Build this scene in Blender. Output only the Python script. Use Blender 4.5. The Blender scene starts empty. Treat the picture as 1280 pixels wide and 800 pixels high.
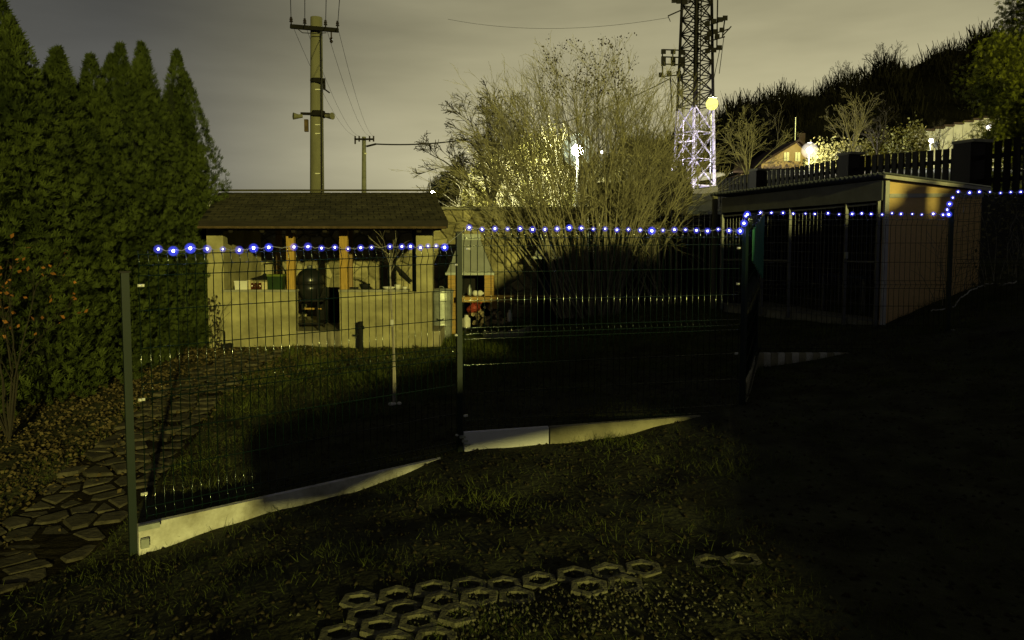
import bpy, math, random
import numpy as np
from mathutils import Matrix, Vector
random.seed(7)
RNG = np.random.default_rng(11)
R = math.radians
SC = bpy.context.scene
COL = SC.collection

# ------------------------------------------------------------------ camera
EYE = 2.0
F = 915.0
PITCH = R(3.5)
CP, SP = math.cos(PITCH), math.sin(PITCH)
cam = bpy.data.cameras.new('camera')
camo = bpy.data.objects.new('camera', cam)
COL.objects.link(camo)
camo.location = (0, 0, EYE)
camo.rotation_euler = (math.pi / 2 - PITCH, 0, 0)
cam.sensor_width = 36
cam.lens = 36 * F / 1280
cam.shift_y = -49 / 1280
cam.clip_end = 2000
cam.clip_start = 0.05
SC.camera = camo


def P(x, y, Y):
    """world point that projects to photo pixel (x, y) at depth Y (used to measure the place)"""
    u, v = (x - 640) / F, (351 - y) / F
    d = Vector((u, v * SP + CP, v * CP - SP))
    return Vector((0, 0, EYE)) + d * (Y / d.y)


# ------------------------------------------------------------------ world: light-polluted overcast night sky
W = bpy.data.worlds.new('World')
SC.world = W
W.use_nodes = True
wn, wl = W.node_tree.nodes, W.node_tree.links
wn.clear()
out = wn.new('ShaderNodeOutputWorld')
bg = wn.new('ShaderNodeBackground')
tc = wn.new('ShaderNodeTexCoord')


def wmath(op, a, b=None, c=None, clamp=False):
    n = wn.new('ShaderNodeMath')
    n.operation = op
    n.use_clamp = clamp
    for i, v in enumerate((a, b, c)):
        if v is None:
            continue
        if isinstance(v, (int, float)):
            n.inputs[i].default_value = v
        else:
            wl.new(v, n.inputs[i])
    return n.outputs[0]


sep = wn.new('ShaderNodeSeparateXYZ')
wl.new(tc.outputs['Generated'], sep.inputs[0])
dot = wn.new('ShaderNodeVectorMath')
dot.operation = 'DOT_PRODUCT'
gd = Vector((math.sin(R(24)), math.cos(R(24)), 0.10)).normalized()
wl.new(tc.outputs['Generated'], dot.inputs[0])
dot.inputs[1].default_value = gd
mr = wn.new('ShaderNodeMapRange')
mr.interpolation_type = 'SMOOTHSTEP'
wl.new(dot.outputs['Value'], mr.inputs[0])
mr.inputs[1].default_value = 0.60
mr.inputs[2].default_value = 1.0
mix = wn.new('ShaderNodeMix')
mix.data_type = 'RGBA'
wl.new(mr.outputs[0], mix.inputs[0])
mix.inputs[6].default_value = (0.165, 0.165, 0.150, 1)
mix.inputs[7].default_value = (0.86, 0.79, 0.47, 1)
el = wn.new('ShaderNodeMapRange')
wl.new(sep.outputs[2], el.inputs[0])
el.inputs[1].default_value = 0.0
el.inputs[2].default_value = 0.62
el.inputs[3].default_value = 1.0
el.inputs[4].default_value = 0.20
map_ = wn.new('ShaderNodeMapping')
wl.new(tc.outputs['Generated'], map_.inputs[0])
map_.inputs['Scale'].default_value = (1.0, 1.0, 5.0)
map_.inputs['Rotation'].default_value = (0.05, 0.12, 0)
nz = wn.new('ShaderNodeTexNoise')
wl.new(map_.outputs[0], nz.inputs['Vector'])
nz.inputs['Scale'].default_value = 1.7
nz.inputs['Detail'].default_value = 5
nz.inputs['Roughness'].default_value = 0.5
cl = wmath('MULTIPLY_ADD', nz.outputs[0], 1.5, 0.24)
st = wmath('MULTIPLY', el.outputs[0], cl)
wl.new(mix.outputs[2], bg.inputs['Color'])
wl.new(wmath('MULTIPLY', st, 0.68), bg.inputs['Strength'])
wl.new(bg.outputs[0], out.inputs[0])

# ------------------------------------------------------------------ the one distant key light (street lighting from behind, right)
SUN_AZ, SUN_EL = R(22), R(10)
Ldir = Vector((-math.sin(SUN_AZ) * math.cos(SUN_EL), math.cos(SUN_AZ) * math.cos(SUN_EL), -math.sin(SUN_EL)))
sun = bpy.data.lights.new('sun', 'SUN')
sun.energy = 2.3
sun.color = (1.0, 0.92, 0.25)
sun.angle = R(0.8)
suno = bpy.data.objects.new('sun', sun)
suno.rotation_euler = Ldir.to_track_quat('-Z', 'Y').to_euler()
suno.location = (4, -10, 8)
COL.objects.link(suno)

SC.view_settings.view_transform = 'Standard'
SC.view_settings.look = 'None'
SC.view_settings.exposure = 0
SC.view_settings.gamma = 1
SC.render.engine = 'CYCLES'
SC.cycles.use_denoising = True
SC.cycles.max_bounces = 5
SC.cycles.diffuse_bounces = 2
SC.cycles.glossy_bounces = 2
SC.cycles.transparent_max_bounces = 12
SC.cycles.volume_bounces = 0
SC.cycles.sample_clamp_indirect = 3
SC.cycles.caustics_reflective = False
SC.cycles.caustics_refractive = False


# ------------------------------------------------------------------ materials
def mat(name, col, rough=0.8, metal=0.0, var=0.25, scale=6.0, bump=0.0, bscale=40.0, col2=None, spec=0.3, stretch=None, objrand=0.0):
    m = bpy.data.materials.new(name)
    m.use_nodes = True
    n, l = m.node_tree.nodes, m.node_tree.links
    b = n['Principled BSDF']
    b.inputs['Roughness'].default_value = rough
    b.inputs['Metallic'].default_value = metal
    b.inputs['Specular IOR Level'].default_value = spec
    t = n.new('ShaderNodeTexCoord')
    mp = n.new('ShaderNodeMapping')
    l.new(t.outputs['Object'], mp.inputs[0])
    if stretch:
        mp.inputs['Scale'].default_value = stretch
    nz = n.new('ShaderNodeTexNoise')
    nz.inputs['Scale'].default_value = scale
    nz.inputs['Detail'].default_value = 6
    nz.inputs['Roughness'].default_value = 0.62
    l.new(mp.outputs[0], nz.inputs['Vector'])
    rp = n.new('ShaderNodeValToRGB')
    c = Vector(col)
    lo = [max(0, v * (1 - var)) for v in c]
    hi = [v * (1 + var) for v in c] if col2 is None else list(col2)
    rp.color_ramp.elements[0].position = 0.32
    rp.color_ramp.elements[1].position = 0.68
    rp.color_ramp.elements[0].color = (*lo, 1)
    rp.color_ramp.elements[1].color = (*hi, 1)
    l.new(nz.outputs[0], rp.inputs[0])
    last = rp.outputs[0]
    if objrand:
        oi = n.new('ShaderNodeObjectInfo')
        mm = n.new('ShaderNodeMapRange')
        l.new(oi.outputs['Random'], mm.inputs[0])
        mm.inputs[3].default_value = 1 - objrand
        mm.inputs[4].default_value = 1 + objrand
        vm = n.new('ShaderNodeVectorMath')
        vm.operation = 'SCALE'
        l.new(last, vm.inputs[0])
        l.new(mm.outputs[0], vm.inputs['Scale'])
        last = vm.outputs[0]
    l.new(last, b.inputs['Base Color'])
    if bump:
        n2 = n.new('ShaderNodeTexNoise')
        n2.inputs['Scale'].default_value = bscale
        n2.inputs['Detail'].default_value = 4
        l.new(mp.outputs[0], n2.inputs['Vector'])
        bp = n.new('ShaderNodeBump')
        bp.inputs['Strength'].default_value = bump
        bp.inputs['Distance'].default_value = 0.02
        l.new(n2.outputs[0], bp.inputs['Height'])
        l.new(bp.outputs[0], b.inputs['Normal'])
    return m


def emat(name, col, strength):
    m = bpy.data.materials.new(name)
    m.use_nodes = True
    n, l = m.node_tree.nodes, m.node_tree.links
    n.remove(n['Principled BSDF'])
    e = n.new('ShaderNodeEmission')
    e.inputs[0].default_value = (*col, 1)
    e.inputs[1].default_value = strength
    l.new(e.outputs[0], n['Material Output'].inputs[0])
    return m


def glowmat(name, col, dens):
    """glow ball: emissive volume standing for the glare round a lamp"""
    m = bpy.data.materials.new(name)
    m.use_nodes = True
    n, l = m.node_tree.nodes, m.node_tree.links
    n.remove(n['Principled BSDF'])
    tr = n.new('ShaderNodeBsdfTransparent')
    l.new(tr.outputs[0], n['Material Output'].inputs[0])
    e = n.new('ShaderNodeEmission')
    e.inputs[0].default_value = (*col, 1)
    e.inputs[1].default_value = dens
    l.new(e.outputs[0], n['Material Output'].inputs['Volume'])
    return m


M = {
    'soil': mat('soil', (0.055, 0.050, 0.032), 0.98, spec=0.02, var=0.5, scale=3, bump=0.9, bscale=22, col2=(0.075, 0.080, 0.045)),
    'grass': mat('grass', (0.045, 0.070, 0.014), 0.85, var=0.45, scale=2.4, spec=0.08, col2=(0.14, 0.165, 0.04)),
    'dry': mat('dry_leaf', (0.075, 0.052, 0.020), 0.85, var=0.5, scale=9, col2=(0.15, 0.115, 0.05)),
    'clod': mat('clod', (0.045, 0.038, 0.024), 0.98, var=0.4, scale=20, spec=0.02),
    'thuja': mat('thuja', (0.030, 0.046, 0.012), 0.75, var=0.5, scale=2.2, col2=(0.078, 0.102, 0.024), spec=0.1),
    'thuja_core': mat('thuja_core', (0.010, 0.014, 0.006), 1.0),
    'ever': mat('evergreen', (0.05, 0.08, 0.012), 0.75, var=0.5, scale=0.7, col2=(0.20, 0.22, 0.02), spec=0.2),
    'orange_leaf': mat('orange_leaf', (0.34, 0.14, 0.03), 0.7, var=0.4, scale=6),
    'bark': mat('bark', (0.24, 0.22, 0.15), 0.9, var=0.35, scale=8, bump=0.5),
    'bark_dark': mat('bark_dark', (0.035, 0.030, 0.022), 0.95, var=0.3, scale=5),
    'bark_pale': mat('bark_pale', (0.34, 0.31, 0.25), 0.85, var=0.3, scale=12),
    'twig': mat('twig', (0.31, 0.29, 0.19), 0.9, var=0.4, scale=2),
    'seed': mat('seed', (0.03, 0.018, 0.012), 0.9),
    'ivy': mat('ivy', (0.12, 0.12, 0.035), 0.7, var=0.5, scale=0.8, col2=(0.22, 0.20, 0.06)),
    'brush': mat('brush', (0.06, 0.055, 0.03), 0.9, var=0.5, scale=0.9, col2=(0.12, 0.11, 0.05)),
    'clear_cable': mat('clear_cable', (0.35, 0.36, 0.40), 0.4, var=0.1),
    'path_soil': mat('path_soil', (0.022, 0.019, 0.012), 0.98, var=0.5, scale=9, bump=0.6, spec=0.02),
    'board_cool_lit': mat('board_cool_lit', (0.80, 0.80, 0.84), 0.7, var=0.06, scale=3, bump=0.15),
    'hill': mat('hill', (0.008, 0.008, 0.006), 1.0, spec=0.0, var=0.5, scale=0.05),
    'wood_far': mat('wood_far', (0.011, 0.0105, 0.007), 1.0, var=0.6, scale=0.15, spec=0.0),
    'plaster': mat('plaster', (0.36, 0.33, 0.18), 0.9, var=0.3, scale=3.2, bump=0.6, bscale=60),
    'plaster_old': mat('plaster_old', (0.33, 0.30, 0.20), 0.95, var=0.3, scale=1.6, bump=0.5, bscale=30),
    'stone': mat('stone', (0.30, 0.27, 0.15), 0.95, var=0.4, scale=4, bump=0.7, bscale=25, objrand=0.35),
    'mortar': mat('mortar', (0.20, 0.185, 0.11), 0.98, var=0.35, scale=5, bump=0.4),
    'slab': mat('slab', (0.070, 0.062, 0.040), 0.95, var=0.45, scale=9, bump=0.5, bscale=30, objrand=0.3),
    'concrete': mat('concrete', (0.30, 0.29, 0.22), 0.9, var=0.2, scale=9, bump=0.4, bscale=50),
    'paver': mat('paver', (0.13, 0.125, 0.08), 0.95, var=0.45, scale=11, bump=0.6, bscale=45, objrand=0.2),
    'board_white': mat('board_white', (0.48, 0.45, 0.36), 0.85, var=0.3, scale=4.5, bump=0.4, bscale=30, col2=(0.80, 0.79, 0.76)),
    'board_dirty_dim': mat('board_dirty_dim', (0.30, 0.28, 0.19), 0.9, var=0.25, scale=5, bump=0.3),
    'board_grey': mat('board_grey', (0.50, 0.49, 0.46), 0.9, var=0.2, scale=5, bump=0.3),
    'orange_wood': mat('orange_wood', (0.42, 0.265, 0.06), 0.55, var=0.3, scale=5, stretch=(9, 9, 1)),
    'orange_wood_h': mat('orange_wood_beam', (0.42, 0.26, 0.07), 0.6, var=0.3, scale=5, stretch=(1, 9, 9)),
    'pine': mat('pine', (0.30, 0.20, 0.09), 0.7, var=0.3, scale=5, stretch=(8, 8, 1)),
    'dark_wood': mat('dark_wood', (0.018, 0.014, 0.010), 0.7, var=0.4, scale=5, stretch=(1, 8, 8)),
    'picket': mat('picket', (0.012, 0.010, 0.008), 0.8, var=0.3, scale=6, stretch=(8, 8, 1)),
    'osb': mat('osb', (0.78, 0.54, 0.25), 0.8, var=0.07, scale=14, bump=0.2, stretch=(1, 1, 2.2)),
    'shingle': mat('shingle', (0.050, 0.045, 0.024), 0.9, var=0.45, scale=3, bump=0.6, bscale=50, objrand=0.25),
    'flashing': mat('flashing', (0.55, 0.56, 0.52), 0.5, 0.4, var=0.1),
    'black': mat('black', (0.012, 0.012, 0.012), 0.4, var=0.2),
    'black_matte': mat('black_matte', (0.010, 0.010, 0.010), 0.9, var=0.2),
    'kamado': mat('kamado', (0.016, 0.017, 0.018), 0.28, var=0.1, spec=0.5),
    'green_paint': mat('green_paint', (0.0015, 0.012, 0.009), 0.5, 0.0, var=0.15, spec=0.5),
    'wire': mat('wire', (0.005, 0.016, 0.011), 0.11, 0.2, var=0.1, spec=0.6),
    'clamp': mat('clamp', (0.8, 0.8, 0.74), 0.35, 0.3, var=0.1),
    'galv': mat('galvanised', (0.42, 0.45, 0.42), 0.42, 0.45, var=0.22, scale=10),
    'hood': mat('hood', (0.22, 0.23, 0.22), 0.5, 0.4, var=0.15, scale=4),
    'grey_metal': mat('grey_metal', (0.16, 0.165, 0.17), 0.5, 0.4, var=0.15),
    'rust': mat('rust', (0.09, 0.06, 0.03), 0.9, var=0.4, scale=9),
    'pole': mat('pole', (0.16, 0.155, 0.10), 0.9, var=0.2, scale=3, bump=0.3, stretch=(1, 1, 0.3)),
    'pole_far': mat('pole_far', (0.16, 0.16, 0.12), 0.9, var=0.2, scale=3),
    'insul': mat('insulator', (0.03, 0.022, 0.018), 0.3, var=0.1),
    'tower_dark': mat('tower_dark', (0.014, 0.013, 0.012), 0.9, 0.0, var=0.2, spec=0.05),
    'tower_lit': mat('tower_lit', (0.50, 0.47, 0.56), 0.6, 0.0, var=0.15),
    'cable': mat('cable', (0.02, 0.02, 0.02), 0.6),
    'red': mat('red_bag', (0.35, 0.05, 0.03), 0.6, var=0.3, scale=12),
    'white': mat('white_plastic', (0.7, 0.69, 0.62), 0.45, var=0.08),
    'cream': mat('cream_box', (0.55, 0.48, 0.28), 0.7, var=0.15),
    'bottle_green': mat('green_plastic', (0.018, 0.040, 0.012), 0.4, var=0.2),
    'bottle_brown': mat('brown_glass', (0.07, 0.02, 0.008), 0.15, var=0.2, spec=0.6),
    'lime': mat('lime_cloth', (0.12, 0.16, 0.02), 0.8, var=0.2),
    'log_end': mat('log_end', (0.42, 0.34, 0.20), 0.9, var=0.3, scale=16, objrand=0.3),
    'house_wall': mat('house_wall', (0.55, 0.40, 0.20), 0.9, var=0.08, scale=1),
    'roof_far': mat('roof_far', (0.06, 0.04, 0.03), 0.9, var=0.3, scale=2),
    'window_far': mat('window_far', (0.02, 0.022, 0.025), 0.15, spec=0.6),
    'pale_wall': mat('pale_wall', (0.55, 0.53, 0.48), 0.9, var=0.12, scale=1),
    'asphalt': mat('asphalt', (0.12, 0.10, 0.085), 0.9, var=0.2, scale=4),
    'stem': mat('stake', (0.30, 0.28, 0.24), 0.8, var=0.3, scale=10),
    'net': mat('net', (0.012, 0.014, 0.012), 0.8, var=0.2),
    'reflector': mat('reflector', (0.75, 0.75, 0.6), 0.3, 0.2, var=0.1),
    'blue_tarp': mat('blue_tarp', (0.01, 0.018, 0.05), 0.6, var=0.3),
    'tape': mat('tape', (0.03, 0.18, 0.11), 0.6, var=0.2, scale=8),
    'led_core': emat('led_core', (0.38, 0.38, 1.0), 24),
    'led_hot': emat('led_core_bright', (0.36, 0.38, 1.0), 44),
    'led_dim': emat('led_core_dim', (0.55, 0.55, 1.0), 7),
    'led_halo': glowmat('led_halo', (0.08, 0.085, 1.0), 9),
    'led_halo_hot': glowmat('led_halo_bright', (0.06, 0.08, 1.0), 13),
    'lamp_white': emat('lamp_white', (1.0, 1.0, 0.78), 260),
    'lamp_yellow': emat('lamp_yellow', (1.0, 0.93, 0.16), 2.2),
    'lamp_warm': emat('lamp_warm', (1.0, 0.95, 0.82), 22),
    'festoon': emat('festoon', (1.0, 0.95, 0.85), 0.5),
}


# ------------------------------------------------------------------ helpers
def chain(o):
    m = Matrix.Identity(4)
    while o is not None:
        m = (Matrix.Translation(o.location) @ o.rotation_euler.to_matrix().to_4x4()) @ m
        o = o.parent
    return m


class MB:
    def __init__(s):
        s.v, s.f, s.m = [], [], []
        s.cm = 0

    def face(s, idx):
        s.f.append(idx)
        s.m.append(s.cm)

    def poly(s, pts):
        b = len(s.v)
        s.v += [tuple(p) for p in pts]
        s.face(list(range(b, b + len(pts))))

    def hexa(s, p):      # 8 points: bottom 4 ccw, top 4 ccw
        b = len(s.v)
        s.v += [tuple(q) for q in p]
        for q in ((3, 2, 1, 0), (4, 5, 6, 7), (0, 1, 5, 4), (1, 2, 6, 5), (2, 3, 7, 6), (3, 0, 4, 7)):
            s.face([b + i for i in q])

    def box(s, c, size, rz=0.0, ry=0.0):
        hx, hy, hz = size[0] / 2, size[1] / 2, size[2] / 2
        m = Matrix.Rotation(rz, 3, 'Z') @ Matrix.Rotation(ry, 3, 'Y')
        c = Vector(c)
        s.hexa([c + m @ Vector(q) for q in ((-hx, -hy, -hz), (hx, -hy, -hz), (hx, hy, -hz), (-hx, hy, -hz),
                                            (-hx, -hy, hz), (hx, -hy, hz), (hx, hy, hz), (-hx, hy, hz))])

    def bar(s, a, b_, w, t=None, up=(0, 0, 1)):
        a, b_ = Vector(a), Vector(b_)
        t = w if t is None else t
        d = (b_ - a).normalized()
        u = Vector(up)
        if abs(d.dot(u)) > 0.95:
            u = Vector((1, 0, 0))
        sx = d.cross(u).normalized() * (w / 2)
        sy = sx.cross(d).normalized() * (t / 2)
        s.hexa([a - sx - sy, a + sx - sy, a + sx + sy, a - sx + sy, b_ - sx - sy, b_ + sx - sy, b_ + sx + sy, b_ - sx + sy])

    def tube(s, pts, rad, n=6, cap=True):
        pts = [Vector(p) for p in pts]
        if isinstance(rad, (int, float)):
            rad = [rad] * len(pts)
        rings = []
        prev = None
        for i, p in enumerate(pts):
            d = (pts[min(i + 1, len(pts) - 1)] - pts[max(i - 1, 0)])
            if d.length < 1e-9:
                d = Vector((0, 0, 1))
            d.normalize()
            if prev is None:
                u = d.cross(Vector((0, 0, 1)) if abs(d.z) < 0.9 else Vector((1, 0, 0))).normalized()
            else:
                u = (prev - d * prev.dot(d))
                u = u.normalized() if u.length > 1e-6 else d.orthogonal().normalized()
            prev = u
            w = d.cross(u)
            b = len(s.v)
            for k in range(n):
                a = 2 * math.pi * k / n
                s.v.append(tuple(p + (u * math.cos(a) + w * math.sin(a)) * rad[i]))
            rings.append(b)
        for i in range(len(rings) - 1):
            a, b = rings[i], rings[i + 1]
            for k in range(n):
                s.face([a + k, a + (k + 1) % n, b + (k + 1) % n, b + k])
        if cap:
            s.face([rings[0] + k for k in reversed(range(n))])
            s.face([rings[-1] + k for k in range(n)])

    def sphere(s, c, r, n=10, m=6, sz=1.0):
        c = Vector(c)
        b = len(s.v)
        s.v.append(tuple(c - Vector((0, 0, r * sz))))
        for j in range(1, m):
            a = -math.pi / 2 + math.pi * j / m
            for k in range(n):
                t = 2 * math.pi * k / n
                s.v.append((c.x + r * math.cos(a) * math.cos(t), c.y + r * math.cos(a) * math.sin(t), c.z + r * sz * math.sin(a)))
        s.v.append(tuple(c + Vector((0, 0, r * sz))))
        top = len(s.v) - 1
        for k in range(n):
            s.face([b, b + 1 + (k + 1) % n, b + 1 + k])
            for j in range(m - 2):
                r0, r1 = b + 1 + j * n, b + 1 + (j + 1) * n
                s.face([r0 + k, r0 + (k + 1) % n, r1 + (k + 1) % n, r1 + k])
            s.face([b + 1 + (m - 2) * n + k, b + 1 + (m - 2) * n + (k + 1) % n, top])

    def lathe(s, c, prof, n=20, cap=True):
        c = Vector(c)
        b = len(s.v)
        for (r, z) in prof:
            for k in range(n):
                t = 2 * math.pi * k / n
                s.v.append((c.x + r * math.cos(t), c.y + r * math.sin(t), c.z + z))
        for j in range(len(prof) - 1):
            for k in range(n):
                s.face([b + j * n + k, b + j * n + (k + 1) % n, b + (j + 1) * n + (k + 1) % n, b + (j + 1) * n + k])
        if cap:
            s.face([b + k for k in reversed(range(n))])
            s.face([b + (len(prof) - 1) * n + k for k in range(n)])

    def prism(s, bottom, top):
        n = len(bottom)
        b = len(s.v)
        s.v += [tuple(p) for p in bottom] + [tuple(p) for p in top]
        s.face([b + i for i in reversed(range(n))])
        s.face([b + n + i for i in range(n)])
        for i in range(n):
            j = (i + 1) % n
            s.face([b + i, b + j, b + n + j, b + n + i])

    def build(s, name, mats, parent=None, smooth=False, local=False, origin=None):
        if not isinstance(mats, (list, tuple)):
            mats = [mats]
        v = s.v
        if parent is not None and not local:
            inv = chain(parent).inverted()
            v = [tuple(inv @ Vector(q)) for q in v]
        elif origin is not None:
            v = [(q[0] - origin[0], q[1] - origin[1], q[2] - origin[2]) for q in v]
        me = bpy.data.meshes.new(name)
        me.from_pydata(v, [], s.f)
        for m in mats:
            me.materials.append(m)
        if len(mats) > 1:
            me.polygons.foreach_set('material_index', s.m)
        if smooth:
            me.polygons.foreach_set('use_smooth', [True] * len(me.polygons))
        me.update()
        o = bpy.data.objects.new(name, me)
        COL.objects.link(o)
        o.parent = parent
        if origin is not None and parent is None:
            o.location = origin
        return o


def np_obj(name, verts, faces_flat, nper, m, parent=None, origin=None):
    """fast mesh from numpy: all faces have nper corners"""
    verts = np.asarray(verts, dtype=np.float32).reshape(-1, 3)
    if parent is not None:
        off = chain(parent).translation
        verts = verts - np.array(off, dtype=np.float32)
    elif origin is not None:
        verts = verts - np.array(origin, dtype=np.float32)
    me = bpy.data.meshes.new(name)
    me.vertices.add(len(verts))
    me.vertices.foreach_set('co', verts.ravel())
    nl = len(faces_flat)
    nf = nl // nper
    me.loops.add(nl)
    me.loops.foreach_set('vertex_index', np.asarray(faces_flat, dtype=np.int32))
    me.polygons.add(nf)
    me.polygons.foreach_set('loop_start', np.arange(nf, dtype=np.int32) * nper)
    me.polygons.foreach_set('loop_total', np.full(nf, nper, dtype=np.int32))
    me.update(calc_edges=True)
    me.materials.append(m)
    o = bpy.data.objects.new(name, me)
    COL.objects.link(o)
    o.parent = parent
    if origin is not None and parent is None:
        o.location = origin
    return o


def tag(o, label=None, cat=None, group=None, kind=None):
    if label:
        o['label'] = label
    if cat:
        o['category'] = cat
    if group:
        o['group'] = group
    if kind:
        o['kind'] = kind
    return o


def thing(name, label, cat, loc, rz=0.0, group=None):
    o = bpy.data.objects.new(name, None)
    o.empty_display_size = 0.2
    COL.objects.link(o)
    o.location = loc
    o.rotation_euler = (0, 0, rz)
    return tag(o, label, cat, group)


def copy_obj(o, parent, loc=None):
    c = o.copy()
    COL.objects.link(c)
    c.parent = parent
    if loc is not None:
        c.location = loc
    return c


def leaves(name, m, centres, sizes, normals=None, parent=None, tpl='spray', jitter=1.0, rng=RNG, up_bias=0.0, origin=None):
    """many small leaf faces; template quads in the local (x, y) plane, y = growing direction"""
    if tpl == 'spray':
        q = []
        for a, L in ((-0.95, 0.55), (-0.5, 0.85), (0.0, 1.0), (0.48, 0.8), (0.9, 0.6)):
            ca, sa = math.cos(a), math.sin(a)
            for (x, y) in ((0, 0), (0.085, 0.55), (0.0, 1.0), (-0.085, 0.55)):
                x, y = x * L, y * L
                q.append((x * ca + y * sa, -x * sa + y * ca, 0.12 * y * y))
        q = np.array(q)
    elif tpl == 'fine':
        q = np.array([(-0.022, 0, 0), (0.022, 0, 0), (0.012, 0.6, 0.12), (-0.012, 0.6, 0.12),
                      (-0.012, 0.6, 0.12), (0.012, 0.6, 0.12), (0.0, 1, 0.38), (0.0, 1, 0.38)])
    elif tpl == 'leaf':
        q = np.array([(0, 0, 0), (0.34, 0.5, 0.08), (0, 1, 0), (-0.34, 0.5, 0.08)])
    elif tpl == 'twig':
        q = np.array([(-0.028, 0, 0), (0.028, 0, 0), (0.010, 1, 0.05), (-0.010, 1, 0.05)])
    else:
        q = np.array([(-0.04, 0, 0), (0.04, 0, 0), (0.02, 0.6, 0.10), (-0.02, 0.6, 0.10),
                      (-0.02, 0.6, 0.10), (0.02, 0.6, 0.10), (0.0, 1, 0.3), (0.0, 1, 0.3)])
    centres = np.asarray(centres, dtype=float)
    n = len(centres)
    k = len(q)
    y = rng.normal(size=(n, 3)) * jitter
    if normals is not None:
        y = y + np.asarray(normals)
    y[:, 2] += up_bias
    y /= np.linalg.norm(y, axis=1, keepdims=True) + 1e-9
    r = rng.normal(size=(n, 3))
    x = np.cross(y, r)
    x /= np.linalg.norm(x, axis=1, keepdims=True) + 1e-9
    z = np.cross(x, y)
    s = np.asarray(sizes, dtype=float).reshape(n, 1, 1)
    V = centres[:, None, :] + s * (q[None, :, 0:1] * x[:, None, :] + q[None, :, 1:2] * y[:, None, :] + q[None, :, 2:3] * z[:, None, :])
    return np_obj(name, V.reshape(-1, 3), np.arange(n * k), 4, m, parent, origin)


def voronoi(x0, x1, y0, y1, cell, jit=0.38, rng=None, gap=0.02):
    rng = rng or random.Random(3)
    nx, ny = max(1, round((x1 - x0) / cell)), max(1, round((y1 - y0) / cell))
    dx, dy = (x1 - x0) / nx, (y1 - y0) / ny
    pts = {}
    for i in range(-1, nx + 1):
        for j in range(-1, ny + 1):
            sh = 0.5 * (j % 2) * 0.8
            pts[i, j] = (x0 + (i + 0.5 + sh - 0.2 + rng.uniform(-jit, jit)) * dx, y0 + (j + 0.5 + rng.uniform(-jit, jit)) * dy)
    polys = []
    for i in range(nx):
        for j in range(ny):
            p = pts[i, j]
            poly = [(p[0] - 2 * dx, p[1] - 2 * dy), (p[0] + 2 * dx, p[1] - 2 * dy), (p[0] + 2 * dx, p[1] + 2 * dy), (p[0] - 2 * dx, p[1] + 2 * dy)]
            cl = [((x0, 0), (-1, 0)), ((x1, 0), (1, 0)), ((0, y0), (0, -1)), ((0, y1), (0, 1))]
            for a in (-2, -1, 0, 1, 2):
                for b in (-2, -1, 0, 1, 2):
                    if (a or b) and (i + a, j + b) in pts:
                        qx, qy = pts[i + a, j + b]
                        nx_, ny_ = qx - p[0], qy - p[1]
                        L = math.hypot(nx_, ny_)
                        nx_, ny_ = nx_ / L, ny_ / L
                        cl.append((((p[0] + qx) / 2 - nx_ * gap, (p[1] + qy) / 2 - ny_ * gap), (nx_, ny_)))
            for (o, nn) in cl:
                new = []
                for k in range(len(poly)):
                    A, B = poly[k], poly[(k + 1) % len(poly)]
                    da = (A[0] - o[0]) * nn[0] + (A[1] - o[1]) * nn[1]
                    db = (B[0] - o[0]) * nn[0] + (B[1] - o[1]) * nn[1]
                    if da <= 0:
                        new.append(A)
                    if da * db < 0:
                        t = da / (da - db)
                        new.append((A[0] + (B[0] - A[0]) * t, A[1] + (B[1] - A[1]) * t))
                poly = new
                if len(poly) < 3:
                    break
            if len(poly) >= 3:
                polys.append(poly)
    return polys


# ------------------------------------------------------------------ the lie of the land
ctrl = [P(172, 690, 4.87), P(575, 562, 6.42), P(932, 507, 7.05), P(942, 457, 9.5), P(1062, 441, 9.5), P(1185, 412, 9.5),
        P(1097, 407, 11), P(902, 392, 14), P(290, 434, 13), P(540, 434, 13), P(550, 418, 14.6), P(640, 414, 14.6), P(265, 432, 13.4),
        P(0, 512, 8.7), P(430, 745, 3.6), P(940, 735, 3.4), P(1270, 700, 3.9), P(800, 385, 15.5), P(345, 633, 5.42), P(455, 604, 5.9), P(750, 549, 6.7), P(850, 523, 6.9),
        Vector((0, -4, 0.2)), Vector((-9, -4, 0.0)), Vector((9, -4, 0.9)), Vector((-9, 5, -0.05)), Vector((-9, 16, 0.05)), Vector((2, 17, 0.2)),
        Vector((8, 7, 1.0)), Vector((8.5, 11, 1.35)), Vector((12, 7, 1.4)), Vector((11, 12, 1.8)), Vector((7.5, 14, 1.2)), P(490, 506, 8.3)]
CX = np.array([[c.x, c.y] for c in ctrl])
CZ = np.array([c.z for c in ctrl])


def phi(r2):
    return np.sqrt(r2 + 0.6)


A_ = phi(((CX[:, None, :] - CX[None, :, :]) ** 2).sum(-1))
n_ = len(CX)
Mx = np.zeros((n_ + 3, n_ + 3))
Mx[:n_, :n_] = A_
Mx[:n_, n_] = 1
Mx[:n_, n_ + 1:] = CX
Mx[n_, :n_] = 1
Mx[n_ + 1:, :n_] = CX.T
WT = np.linalg.solve(Mx, np.concatenate([CZ, np.zeros(3)]))


def sstep(t):
    t = np.clip(t, 0, 1)
    return t * t * (3 - 2 * t)


def fence_line_x(y):        # the picket fence on its retaining wall
    return 9.8 - 3.0 * (y - 14) / 9.8


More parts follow.
